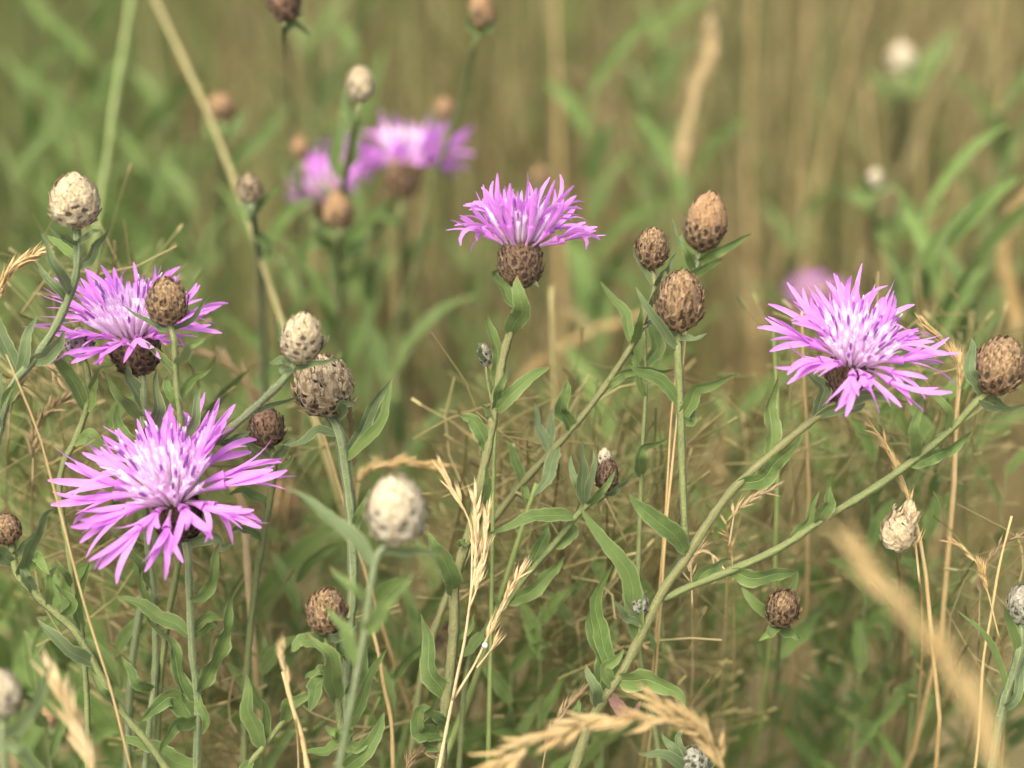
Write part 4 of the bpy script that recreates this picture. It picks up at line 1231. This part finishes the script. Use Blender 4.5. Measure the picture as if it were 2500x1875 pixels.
straw('short orange straw below the low brown bud', [(905, 1520), (925, 1600), (938, 1680), (955, 1760), (960, 1880)], 0.42, 0.425, 12, 14)
straw('long straw behind the right arm of the forked knapweed', [(2110, 1010), (2160, 1090), (2200, 1170), (2240, 1290), (2260, 1400)], 0.41, 0.414, 8, 12)
straw('straw standing right of the crooked dry ear', [(2470, 1260), (2440, 1380), (2420, 1500), (2400, 1620), (2390, 1800)], 0.412, 0.418, 7, 10)
straw('rusty straw stalk behind the broad flower, left of the edge bud', [(2345, 860), (2340, 950), (2334, 1050), (2330, 1180)], 0.425, 0.43, 14, 16)
straw('straw stem lying along the foot of the forked knapweed', [(1690, 1330), (1640, 1420), (1570, 1540), (1510, 1640), (1440, 1780)], 0.416, 0.42, 6, 10)
straw('pale straw between the lower leaves of the widest flower', [(565, 1180), (596, 1240), (600, 1300), (606, 1420)], 0.43, 0.44, 26, 22, 'straw_pale')
straw('green grass stem rising straight beside the upright knapweed stem', [(1212, 1000), (1206, 1130), (1203, 1280), (1200, 1480), (1195, 1700)], 0.414, 0.42, 10, 14, 'straw_green')
straw('grey-green stem slanting behind the crisp straw ear', [(1310, 1180), (1290, 1240), (1262, 1330), (1215, 1480), (1160, 1660), (1075, 1880)], 0.42, 0.43, 14, 24, 'straw_green')
p = Plant('knapweed_shoot', 'low shoot with one faded pink leaf behind the hairy brownish stem', 'plant')
stem(p, [(1040, 1600), (1036, 1680), (1034, 1760)], 0.50, 0.54, 10, 12, lean=(0, 0.1))
leaf(p, [(1042, 1600), (1070, 1555), (1118, 1512)], 54, mat='leaf_red', roll=10, label='faded pink leaf')
leaf(p, [(1038, 1640), (1000, 1600), (980, 1560)], 30)
MARKS = (((180, 480), 'the tall cream bud'), ((330, 720), 'the half-hidden flat flower'), ((410, 1170), 'the widest flower'), ((620, 300), 'the slanting olive stalk'), ((880, 240), 'the slightly blurred cream bud'),
    ((790, 900), 'the shaggy tan bud'), ((1272, 560), 'the side-on flower'), ((1660, 600), 'the trio of brown buds'), ((2090, 820), 'the broad flower of the forked plant'), ((2440, 890), 'the brown bud on the long right arm'),
    ((2200, 140), 'the blurred round white bud'), ((1690, 150), 'the wavy pale ear'), ((1480, 1140), 'the white-tipped bud'), ((1911, 1490), 'the small bud in a star of leaves'), ((1160, 1400), 'the crisp straw ear'), ((800, 1500), 'the low brown bud'), ((1560, 1600), 'the foot of the forked plant'), ((100, 1450), 'the long diagonal stem'))
def mark(u, v):
    return min(MARKS, key=lambda m: (m[0][0] - u) ** 2 + (m[0][1] - v) ** 2)[1]
# ------------------------------------------------------------------ blurred plants of the meadow behind
def up_path(u, v, d, lean_x, lean_y=0.0, n=9, curve=0.0):
    """world path from a top point down to the soil"""
    top = W(u, v, d)
    base = Vector((top.x + lean_x * top.z, top.y + lean_y * top.z, -0.006))
    out = []
    for i in range(n + 1):
        t = i / n
        q = top.lerp(base, t)
        q.x += curve * math.sin(math.pi * t) * 0.1
        out.append(q)
    return out
def back_stalk(u, v, d, lean, w, mat, label, group, name='straw_stalk', curve=0.0, cat='straw'):
    P = up_path(u, v, d, lean, random.uniform(-0.1, 0.1), 9, curve)
    R = [w * 0.62 * S * d / 2 * (0.25 + 0.75 * min(1, i / 5)) for i in range(10)]
    pl = Plant(name, label, cat, group)
    pl.place(Vector((P[-1].x, P[-1].y, 0)))
    V, F, UV = tube_geo(P, R, 6)
    pl.add('stem', make_mesh('stem', V, F, M[mat], UV))
    for q in P: pl.samples.append(proj(q))
    return pl, P
GB = 'dry stalks standing in the background meadow'
for (u, v, d, lean, w, mat, cv) in (
        (1352, -60, 0.85, 0.00, 34, 'straw', 0.05), (1340, -40, 1.0, 0.02, 22, 'straw_dull', 0.0), (1560, -60, 1.05, 0.10, 20, 'straw_dull', 0.2),
        (1840, -60, 0.95, 0.10, 26, 'straw', -0.1), (1900, -60, 1.0, 0.06, 24, 'straw_olive', 0.1), (1975, 40, 1.0, -0.16, 20, 'straw', 0.15),
        (2065, -60, 0.9, 0.02, 26, 'straw_olive', 0.1), (2130, -60, 0.95, -0.06, 24, 'straw', -0.15), (2110, 200, 0.85, 0.06, 24, 'straw', 0.1),
        (2440, -60, 0.85, -0.06, 34, 'straw_olive', 0.0), (2330, 100, 1.1, 0.22, 18, 'straw_dull', 0.1), (2475, -40, 1.05, 0.0, 22, 'straw', 0.0),
        (1480, 60, 1.1, -0.06, 20, 'straw_dull', 0.0), (1655, 40, 1.05, -0.06, 18, 'straw_dull', 0.0), (1230, 120, 1.1, 0.02, 16, 'straw_dull', 0.0),
        (560, -40, 1.15, 0.12, 18, 'straw_dull', 0.0), (650, 20, 1.2, -0.1, 18, 'straw_olive', 0.0), (120, 20, 1.0, 0.1, 22, 'straw_dull', 0.0),
        (30, 60, 1.1, -0.1, 18, 'straw_olive', 0.0), (1060, -20, 1.2, 0.05, 18, 'straw_olive', 0.0), (2250, 350, 0.8, 0.1, 18, 'straw', 0.0),
        (1960, 420, 0.75, 0.04, 18, 'straw', 0.0), (1790, 350, 0.85, 0.02, 20, 'straw_dull', 0.0), (1440, 420, 0.8, 0.03, 16, 'straw_olive', 0.0),
        (950, 440, 0.8, 0.04, 14, 'straw', 0.0), (1010, 560, 0.75, 0.08, 14, 'straw_dull', 0.1), (2080, 700, 0.7, 0.02, 14, 'straw', 0.0),
        (2260, 760, 0.72, 0.03, 22, 'straw', 0.1), (1780, 900, 0.62, -0.08, 16, 'straw', 0.0), (2400, 1000, 0.7, 0.06, 16, 'straw_olive', 0.0),
        (2060, 1050, 0.60, 0.02, 22, 'straw', 0.0), (2200, 1250, 0.58, 0.03, 30, 'straw', 0.0), (2300, 1200, 0.60, -0.02, 26, 'straw', 0.0),
        (1990, 1380, 0.62, 0.0, 20, 'straw', 0.0), (2120, 1300, 0.66, 0.1, 16, 'straw_olive', 0.0), (1760, 1500, 0.62, -0.15, 20, 'straw_olive', 0.0)):
    tone = {'straw': 'golden tan', 'straw_dull': 'dull brown', 'straw_olive': 'olive'}[mat]
    back_stalk(u, v, d, lean, w, mat, '%s %s grass stalk behind %s' % ('very blurred' if d > 0.9 else 'blurred' if d > 0.68 else 'slightly blurred', tone, mark(u, v + 250)), GB, curve=cv)
def back_ear(path, d, n, size, mat, label, seed, w=8):
    return ear(label, path, d, d + 0.02, n, size, 15, mat, w, 0.9, seed, off=10)
back_ear([(1740, 70), (1728, 150), (1700, 220), (1685, 290), (1668, 360), (1660, 470)], 0.72, 60, 46, 'straw_pale', 'wavy pale ear of grass blurred above the two brown buds', 61)
back_ear([(2500, 500), (2460, 560), (2450, 620), (2470, 720), (2480, 860)], 0.66, 50, 60, 'straw', 'blurred tan ear above the brown edge bud', 62)
back_ear([(1420, 780), (1350, 740), (1330, 800), (1340, 900)], 0.62, 30, 40, 'straw_dull', 'dull bowed ear behind the upright flower stem', 63)
back_ear([(1560, 770), (1480, 800), (1400, 830), (1300, 900), (1240, 980)], 0.66, 40, 44, 'straw', 'slanting tan ear blurred behind the upright flower stem', 64)
back_ear([(1400, 180), (1460, 230), (1500, 330), (1510, 450)], 0.8, 30, 40, 'straw_dull', 'faint bowed ear high behind the side-on flower', 65)

# blurred knapweeds with heads
def back_bud(u, v, d, w, h, kind, label, leaves=(), ang=0, wst=18, sway=0.0, path=None, mat='stem', toward=24, nb=36, spot=0.5, lmat='leaf', cat='flower bud', dend=0.10):
    p = Plant('knapweed_plant', label, cat)
    ho, b, ax, R, H, rot = head(p, kind, u, v, d, w, h, ang, toward, nb=nb, spot_to=spot)
    bu, bv, bd = proj(b)
    pts = path or [(bu - ax.x * 60, bv + 60), (bu + sway * 40, bv + 220)]
    stem(p, pts, d, d + dend, wst * 0.8, wst * 0.8, start=b, mat=mat)
    for l in leaves:
        leaf(p, l[0], l[1], mat=lmat, dz=random.uniform(-1, 2))
    return p
back_bud(880, 206, 0.50, 62, 78, 'cream', 'slightly blurred cream bud on a leafy stem above the blurred purple flowers',
    (([(865, 340), (850, 280), (838, 215)], 30), ([(850, 420), (860, 360), (880, 300)], 34), ([(845, 430), (820, 380), (838, 260)], 40), ([(835, 520), (800, 470), (770, 440)], 30)), wst=26, path=[(870, 290), (852, 380), (836, 470), (828, 600), (825, 800)], mat='stem')
back_bud(610, 462, 0.48, 58, 60, 'tan', 'small cream-tan bud beside the slanting olive stalk',
    (([(618, 530), (650, 480), (690, 450)], 22), ([(622, 560), (650, 600), (670, 640)], 40), ([(618, 540), (600, 510), (590, 490)], 30)), path=[(616, 520), (630, 600), (640, 720), (645, 900)], wst=30, mat='stem_grey', spot=0.8)
back_bud(694, 6, 0.47, 76, 90, 'dark', 'dark brown bud cut by the top edge of the frame', (([(690, 80), (720, 60), (760, 90)], 24),), path=[(694, 80), (700, 120), (706, 170), (710, 260)], wst=18, dend=0.30)
back_bud(1174, 28, 0.53, 64, 92, 'smooth', 'tan bud with green collar leaves on a long thin curved stem near the top edge',
    (([(1168, 90), (1140, 50), (1146, 0)], 26), ([(1170, 90), (1196, 60), (1210, 34)], 24), ([(1166, 85), (1170, 60), (1180, 40)], 36)), path=[(1160, 100), (1142, 170), (1124, 260), (1092, 350), (1060, 440), (1036, 560), (1010, 680), (965, 800), (945, 960)], wst=24)
back_bud(538, 262, 0.64, 66, 62, 'smooth', 'blurred pinkish brown bud right of the olive stalk', (([(545, 330), (510, 310), (500, 280)], 36), ([(545, 330), (590, 300), (600, 260)], 30), ([(555, 420), (640, 330), (700, 250)], 50)), wst=30, lmat='leaf')
back_bud(733, 364, 0.62, 50, 54, 'smooth', 'small blurred brown bud left of the blurred purple petals', (([(735, 450), (700, 420), (680, 380)], 26),), wst=24, lmat='leaf')
back_bud(826, 515, 0.55, 74, 84, 'smooth', 'blurred plump tan bud below the blurred purple petals', (([(826, 620), (780, 560), (760, 520)], 40), ([(826, 640), (880, 600), (920, 560)], 40)), wst=30, lmat='leaf')
back_bud(1086, 270, 0.66, 52, 56, 'smooth', 'small blurred reddish tan bud right of the cream bud', (([(1080, 340), (1060, 310), (1050, 280)], 26),), wst=22, lmat='leaf')
back_bud(2200, 142, 0.92, 64, 62, 'white', 'blurred round white bud far behind the broad flower', (([(2210, 240), (2260, 180), (2330, 60)], 60), ([(2205, 260), (2150, 200), (2120, 180)], 50)), wst=50, lmat='leaf')
back_bud(2136, 436, 0.66, 38, 42, 'white', 'small blurred white bud in spreading green leaves', (([(2136, 480), (2110, 450), (2100, 420)], 34), ([(2136, 480), (2180, 460), (2180, 430)], 30), ([(2136, 490), (2080, 480), (2050, 465)], 30), ([(2138, 560), (2200, 530), (2210, 480)], 40)), wst=32)
back_bud(690, 1235, 0.56, 100, 120, 'smooth', 'blurred dull pinkish head behind the right tips of the widest flower', (([(690, 1320), (650, 1280), (620, 1290)], 50),), wst=30, lmat='leaf')
back_bud(125, 1745, 0.50, 56, 60, 'smooth', 'blurred pinkish bud low in the left corner behind the pale ear', (), wst=24)
back_bud(1320, 430, 0.75, 40, 40, 'smooth', 'faint blurred bud directly behind the side-on flower', (), wst=20)

def back_flower(u, v, d, R_px, ang, toward, seed, label, e1=6, droop=40, path=None):
    p = Plant('knapweed_plant', label, 'flower')
    ho, b = flower(p, u, v, d, R_px, 90, 90, ang, toward, 'brown', 18, e1=e1, droop=droop, seed=seed, n_in=16, fine=False, n_up=4)
    bu, bv, bd = proj(b)
    stem(p, path or [(bu, bv + 60), (bu + 4, bv + 240)], d, d + 0.05, 22, 24, start=b)
    leaf(p, [(bu, bv + 70), (bu - 50, bv + 40), (bu - 90, bv + 50)], 40)
    leaf(p, [(bu, bv + 150), (bu + 50, bv + 110), (bu + 90, bv + 60)], 40)
    return p
back_flower(985, 395, 0.62, 200, 4, 2, 41, 'blurred purple flower with drooping petals behind the cream bud stem', e1=2, droop=26)
back_flower(795, 452, 0.66, 105, -14, 40, 42, 'small blurred pink flower left of the cream bud stem', e1=20)
back_flower(1990, 705, 0.85, 62, 0, 30, 43, 'faint pink flower blurred behind the upper petals of the broad flower')

# leafy stems without heads
GL = 'leafy green stems in the background meadow'
def back_leafy(u, v, d, lean, n, ll, w, seed, mat='leaf', smat='stem', curve=0.0, LL=None, GL=GL):
    r = random.Random(seed)
    LL = LL or '%s %s leafy stem behind %s' % ('very blurred' if d > 0.79 else 'blurred' if d > 0.6 else 'slightly blurred', {'leaf': 'mid-green', 'leaf_fresh': 'fresh green', 'leaf_grey': 'grey-green'}[mat], mark(u, v + 60))
    n = n + 5; ll = ll * 0.85
    pl, P = back_stalk(u, v, d, lean, 20, smat, LL, GL, 'leafy_stem', curve, 'plant')
    for i in range(n):
        t = 0.02 + 0.62 * i / n
        k = t * 9
        q = P[int(k)].lerp(P[int(k) + 1], k - int(k))
        az = i * 2.4 + r.uniform(-0.4, 0.4)
        out = Vector((math.cos(az), math.sin(az), 0))
        L = ll * r.uniform(0.7, 1.2)
        kd = r.uniform(0.3, 1.0)
        pts = [q + out * (L * s * (0.45 + 0.2 * s)) + Vector((0, 0, L * (1.0 * s - 0.5 * s * s * kd))) for s in [j / 10 for j in range(11)]]
        pl.add('leaf', leaf_mesh(pts, w * (0.8 if d < 0.5 else 0.58) * r.uniform(0.7, 1.2), M[mat], r.uniform(-40, 40), r.uniform(-20, 20), 0.3, 0.2, 0.05, seed=seed * 30 + i))
for i, a in enumerate((
        (120, -20, 0.80, 0.02, 12, 0.05, 0.0045, 'leaf_fresh'), (215, 60, 0.78, -0.05, 12, 0.05, 0.005, 'leaf_fresh'), (60, 180, 0.85, 0.08, 10, 0.05, 0.005, 'leaf_fresh'),
        (400, 240, 0.85, 0.08, 10, 0.05, 0.005, 'leaf'), (470, 420, 0.72, -0.06, 10, 0.05, 0.004, 'leaf'), (340, 330, 0.78, 0.02, 10, 0.05, 0.005, 'leaf_fresh'),
        (30, 420, 0.70, 0.05, 8, 0.045, 0.005, 'leaf'), (650, 560, 0.62, 0.04, 10, 0.05, 0.004, 'leaf_fresh'), (720, 620, 0.60, 0.02, 10, 0.04, 0.004, 'leaf'),
        (800, 640, 0.60, 0.1, 10, 0.04, 0.004, 'leaf_fresh'), (900, 560, 0.66, -0.05, 10, 0.05, 0.005, 'leaf'), (860, 30, 0.78, 0.02, 8, 0.05, 0.005, 'leaf_fresh'),
        (760, 100, 0.95, 0.0, 9, 0.06, 0.006, 'leaf'), (1440, 200, 0.75, 0.02, 5, 0.06, 0.007, 'leaf_fresh'), (1620, 60, 0.95, 0.0, 9, 0.06, 0.006, 'leaf_fresh'),
        (1580, 200, 0.9, 0.06, 8, 0.06, 0.005, 'leaf'), (1700, 380, 0.72, -0.12, 5, 0.06, 0.004, 'leaf_fresh'), (2265, 470, 0.58, 0.05, 8, 0.05, 0.005, 'leaf_fresh'),
        (2320, 560, 0.56, -0.05, 9, 0.05, 0.005, 'leaf_fresh'), (2240, 620, 0.56, 0.02, 8, 0.04, 0.004, 'leaf'), (2390, 600, 0.58, -0.1, 7, 0.05, 0.006, 'leaf'),
        (2450, 240, 0.85, 0.0, 8, 0.06, 0.006, 'leaf'), (2190, 560, 0.7, 0.0, 8, 0.05, 0.005, 'leaf_fresh'), (1500, 960, 0.58, 0.0, 8, 0.05, 0.007, 'leaf_fresh'),
        (1440, 620, 0.72, 0.1, 7, 0.05, 0.006, 'leaf_fresh'), (2060, 1080, 0.52, 0.05, 8, 0.04, 0.006, 'leaf_fresh'), (2120, 1120, 0.52, -0.05, 8, 0.04, 0.006, 'leaf'),
        (1720, 1300, 0.56, 0.05, 8, 0.04, 0.006, 'leaf_fresh'), (1830, 1480, 0.56, -0.05, 8, 0.04, 0.006, 'leaf_fresh'), (2030, 1480, 0.55, 0.02, 8, 0.04, 0.006, 'leaf'),
        (560, 1000, 0.62, 0.02, 8, 0.05, 0.006, 'leaf'), (960, 880, 0.58, 0.03, 8, 0.05, 0.004, 'leaf'), (1120, 1500, 0.52, 0.02, 8, 0.05, 0.006, 'leaf'),
        (1260, 1560, 0.5, -0.05, 8, 0.05, 0.006, 'leaf_fresh'), (90, 1300, 0.55, 0.02, 9, 0.05, 0.006, 'leaf_fresh'), (250, 1480, 0.5, 0.03, 9, 0.05, 0.006, 'leaf_fresh'),
        (620, 1480, 0.5, -0.03, 9, 0.05, 0.006, 'leaf'), (1000, 1520, 0.5, 0.04, 8, 0.05, 0.006, 'leaf'), (1800, 1000, 0.66, 0.02, 7, 0.05, 0.005, 'leaf'),
        (1940, 540, 0.85, 0.02, 7, 0.05, 0.005, 'leaf'), (1150, 620, 0.9, 0.02, 7, 0.05, 0.005, 'leaf'))):
    back_leafy(a[0], a[1], a[2], a[3], a[4], a[5], a[6], 400 + i, a[7])

for i, a in enumerate(((15, 1120, 0.50, 0.02, 'leaf'), (-10, 1480, 0.50, 0.03, 'leaf_fresh'), (60, 1250, 0.60, -0.02, 'leaf_fresh'), (2450, 1720, 0.55, 0.0, 'leaf'), (1400, 1850, 0.5, 0.0, 'leaf'), (2250, 1500, 0.62, 0.0, 'leaf_fresh'))):
    back_leafy(a[0], a[1], a[2], a[3], 11, 0.045, 0.0055, 600 + i, a[4])
GS = 'leafy shoots among the knapweed stems'
for i, (u, v, d, lean, mat) in enumerate(((70, 1560, 0.44, 0.05, 'leaf'), (150, 1400, 0.45, -0.04, 'leaf_fresh'), (270, 1560, 0.435, 0.06, 'leaf'), (330, 1120, 0.45, 0.0, 'leaf_fresh'), (250, 1000, 0.45, 0.05, 'leaf'),
        (480, 1010, 0.45, -0.04, 'leaf'), (560, 1420, 0.45, 0.03, 'leaf_fresh'), (640, 1600, 0.44, -0.05, 'leaf'), (720, 1380, 0.46, 0.02, 'leaf'), (905, 1440, 0.45, 0.03, 'leaf_fresh'), (960, 1620, 0.44, 0.0, 'leaf'),
        (1020, 1480, 0.46, 0.05, 'leaf'), (1250, 1600, 0.46, -0.03, 'leaf'), (1320, 1480, 0.45, 0.0, 'leaf_fresh'), (1390, 1420, 0.46, 0.04, 'leaf'), (1620, 1400, 0.46, 0.0, 'leaf'), 
        (1480, 1300, 0.45, 0.0, 'leaf'), (2150, 960, 0.45, 0.0, 'leaf_fresh'), (2300, 940, 0.45, 0.0, 'leaf_fresh'), (2230, 900, 0.46, 0.0, 'leaf'), (2460, 1120, 0.5, 0.0, 'leaf'))):
    back_leafy(u, v, d, lean, 11, 0.024, 0.0024, 800 + i, mat, LL='%s leafy shoot close behind %s' % ('mid-green' if mat == 'leaf' else 'fresh green', mark(u, v)), GL=GS)

# ------------------------------------------------------------------ the mass of blades, straw and litter
def blades(name, label, n, region, hrange, wrange, palette, lean=0.35, seed=1, keep_clear=True, cat='grass', curl=0.5):
    g = np.random.default_rng(seed)
    x0, x1, y0, y1 = region
    bx = g.uniform(x0, x1, n); by = y0 + (y1 - y0) * g.uniform(0, 1, n) ** 1.25
    hh = g.uniform(hrange[0], hrange[1], n) * (0.6 + 0.4 * g.random(n))
    ww = g.uniform(wrange[0], wrange[1], n)
    az = g.uniform(0, 2 * math.pi, n)
    ln = np.abs(g.normal(0, lean, n))
    fz = g.uniform(0, math.pi, n)
    if keep_clear:                            # low turf where the flowers stand: stay under the sight lines
        dep = by * math.cos(PITCH) + (CAM.z - hh) * math.sin(PITCH)
        lowz = CAM.z - np.maximum(by, 0.02) * math.tan(PITCH + math.radians(13.2))
        inside = (np.abs(bx) < by * 0.36 + 0.08) & (by < 0.82)
        lim = np.clip(lowz, 0.03, 1)
        hh = np.where(inside, np.minimum(hh, lim * (0.75 + 0.25 * g.random(n))), hh)
    ns = 4
    T = np.linspace(0, 1, ns + 1)
    V = np.zeros((n, ns + 1, 2, 3), dtype=np.float32)
    for j, t in enumerate(T):
        cx = bx + np.cos(az) * hh * ln * (t + curl * t * t)
        cy = by + np.sin(az) * hh * ln * (t + curl * t * t)
        cz = -0.02 + hh * (t - 0.25 * np.clip(ln, 0, 1.2) * t * t)
        w = ww * (1 - 0.85 * t ** 1.6)
        for s, sg in enumerate((-1, 1)):
            V[:, j, s, 0] = cx + sg * w * np.cos(fz)
            V[:, j, s, 1] = cy + sg * w * np.sin(fz)
            V[:, j, s, 2] = cz
    verts = V.reshape(-1, 3)
    per = (ns + 1) * 2
    base = (np.arange(n) * per)[:, None, None]
    quad = np.array([[2 * j, 2 * j + 1, 2 * j + 3, 2 * j + 2] for j in range(ns)])[None]
    faces = (base + quad).reshape(-1, 4)
    pal = np.array(palette[0]); prob = np.array(palette[1])
    gr = palette[2] if len(palette) > 2 else None
    idx = g.choice(len(pal), n, p=prob / prob.sum())
    if gr is not None:                        # greener towards the left of the meadow
        pick = g.random(n) < np.clip(0.36 - bx * 0.55 + 0.25 * np.sin(bx * 9 + by * 4), 0.08, 0.8)
        gi = g.integers(0, len(gr), n)
        cb = np.where(pick[:, None], np.array(gr)[gi], pal[idx])
    else:
        cb = pal[idx]
    cb = cb * g.uniform(0.5, 1.3, n)[:, None]
    cols = np.repeat(cb, per, axis=0)
    me = bpy.data.meshes.new(name)
    me.vertices.add(len(verts)); me.vertices.foreach_set('co', verts.ravel())
    me.loops.add(faces.size); me.loops.foreach_set('vertex_index', faces.ravel().astype(np.int32))
    me.polygons.add(len(faces))
    me.polygons.foreach_set('loop_start', np.arange(0, faces.size, 4, dtype=np.int32))
    me.polygons.foreach_set('loop_total', np.full(len(faces), 4, dtype=np.int32))
    me.update(calc_edges=True)
    ca = me.color_attributes.new('Col', 'FLOAT_COLOR', 'POINT')
    c4 = np.ones((len(verts), 4), dtype=np.float32); c4[:, :3] = cols
    ca.data.foreach_set('color', c4.ravel())
    me.polygons.foreach_set('use_smooth', np.ones(len(faces), dtype=bool))
    me.materials.append(M['blades'])
    o = link(name, me)
    tag(o, label, cat, kind='stuff')
    return o
STRAW = ([(0.28, 0.23, 0.095), (0.20, 0.17, 0.068), (0.38, 0.31, 0.15), (0.14, 0.115, 0.05), (0.18, 0.18, 0.062)], [3, 3, 1.5, 2.5, 2])
GREEN = [(0.12, 0.22, 0.05), (0.16, 0.26, 0.07), (0.09, 0.16, 0.04), (0.20, 0.26, 0.08)]
blades('meadow_grass', 'mass of green and straw-coloured blades filling the meadow', 16000, (-1.6, 1.6, 0.42, 3.6), (0.12, 0.36), (0.0012, 0.0040), (*STRAW, GREEN), 0.30, 1)
blades('dry_grass_mass', 'matted low dry grass covering the meadow floor', 22000, (-1.3, 1.3, 0.10, 2.6), (0.04, 0.13), (0.0009, 0.0026), ([(0.42, 0.345, 0.165), (0.31, 0.26, 0.11), (0.50, 0.42, 0.22), (0.22, 0.18, 0.08), (0.25, 0.25, 0.095)], [3, 3, 2, 1.5, 2]), 0.9, 2)
blades('tall_grass', 'tall fine grass stalks thinly spread over the meadow', 3600, (-1.6, 1.6, 0.84, 3.6), (0.28, 0.52), (0.0008, 0.0020), ([(0.44, 0.36, 0.17), (0.33, 0.27, 0.12), (0.52, 0.43, 0.22), (0.24, 0.2, 0.09)], [3, 3, 2, 2], GREEN), 0.20, 3, curl=0.2)

# fine dry tangle right behind the flowers
def tangle(name, label, zones, seed):
    r = random.Random(seed)
    V, F, C = [], [], []
    def strand(P, w, col):
        tube_geo(P, [w] * len(P), 4, 0, V, F, [], False)
        C.extend([col] * (4 * len(P)))
    cols = [(0.46, 0.36, 0.18), (0.36, 0.29, 0.13), (0.56, 0.45, 0.24), (0.27, 0.22, 0.10), (0.42, 0.36, 0.16), (0.27, 0.30, 0.12)]
    for (u0, u1, v0, v1, da, db, n, rise) in zones:
        for i in range(int(n * 0.42)):
            u = r.uniform(u0, u1); v = v0 + (v1 - v0) * r.random() ** 0.7; d = r.uniform(da, db + 0.04)
            c = W(u, v, d)
            kk = r.uniform(0.65, 1.1)
            cr, cg, cbl = r.choice(cols)
            col = (cr * kk * 0.92, cg * kk, cbl * kk * 0.9)
            if r.random() < rise:             # standing stalk from the soil with a fine branching top
                foot = Vector((c.x + r.uniform(-0.06, 0.06), c.y + r.uniform(0.10, 0.30), -0.01))
                P = [foot.lerp(c, t) + Vector((math.sin(t * 5 + i) * 0.003, 0, 0)) for t in (0, .2, .4, .6, .8, 1)]
                strand(P, r.uniform(0.00012, 0.00028), col)
                for k in range(r.randint(5, 9)):
                    t = r.uniform(0.72, 1.0)
                    q = foot.lerp(c, t)
                    dv = Vector((r.uniform(-1, 1), r.uniform(-0.5, 0.5), r.uniform(0.1, 1.0))).normalized()
                    L = r.uniform(0.008, 0.026)
                    e = q + dv * L
                    strand([q, q + dv * L * 0.5 + Vector((0, 0, 0.001)), e], 0.00014, col)
                    e2 = e + dv * r.uniform(0.002, 0.004)
                    strand([e, (e + e2) * 0.5, e2], 0.00042, tuple(min(1, x * 1.15) for x in col))
            else:                             # broken straw lodged crosswise
                dv = Vector((r.uniform(-1, 1), r.uniform(-0.35, 0.35), r.uniform(-0.7, 0.7))).normalized()
                L = r.uniform(0.010, 0.034)
                bend = Vector((r.uniform(-1, 1), r.uniform(-1, 1), r.uniform(-1, 1))) * L * 0.12
                strand([c - dv * L / 2, c - dv * L / 6 + bend, c + dv * L / 6 + bend, c + dv * L / 2], r.uniform(0.00012, 0.00030), col)
    me = make_mesh(name, V, F, M['blades'], None, C)
    o = link(name, me)
    tag(o, label, 'dry grass', kind='stuff')
tangle('dry_grass_tangle', 'fine tangled dry grass close behind the knapweed stems', (
    (60, 330, 560, 900, 0.425, 0.455, 150, 0.45), (0, 480, 850, 1250, 0.43, 0.465, 260, 0.45), (100, 620, 1250, 1500, 0.425, 0.46, 150, 0.45),
    (330, 620, 1450, 1850, 0.43, 0.47, 150, 0.4), (560, 760, 1000, 1130, 0.43, 0.46, 60, 0.5), (800, 1000, 1400, 1880, 0.43, 0.47, 120, 0.4),
    (1100, 1420, 930, 1350, 0.425, 0.465, 300, 0.45), (1400, 1720, 850, 1350, 0.43, 0.47, 260, 0.45), (1100, 1500, 1300, 1560, 0.43, 0.47, 130, 0.45),
    (1380, 1720, 1300, 1780, 0.43, 0.47, 220, 0.45), (1880, 2420, 760, 1130, 0.428, 0.46, 300, 0.4), (1700, 1960, 1180, 1420, 0.43, 0.47, 70, 0.5),
    (2340, 2500, 1280, 1660, 0.42, 0.45, 130, 0.5)), 77)
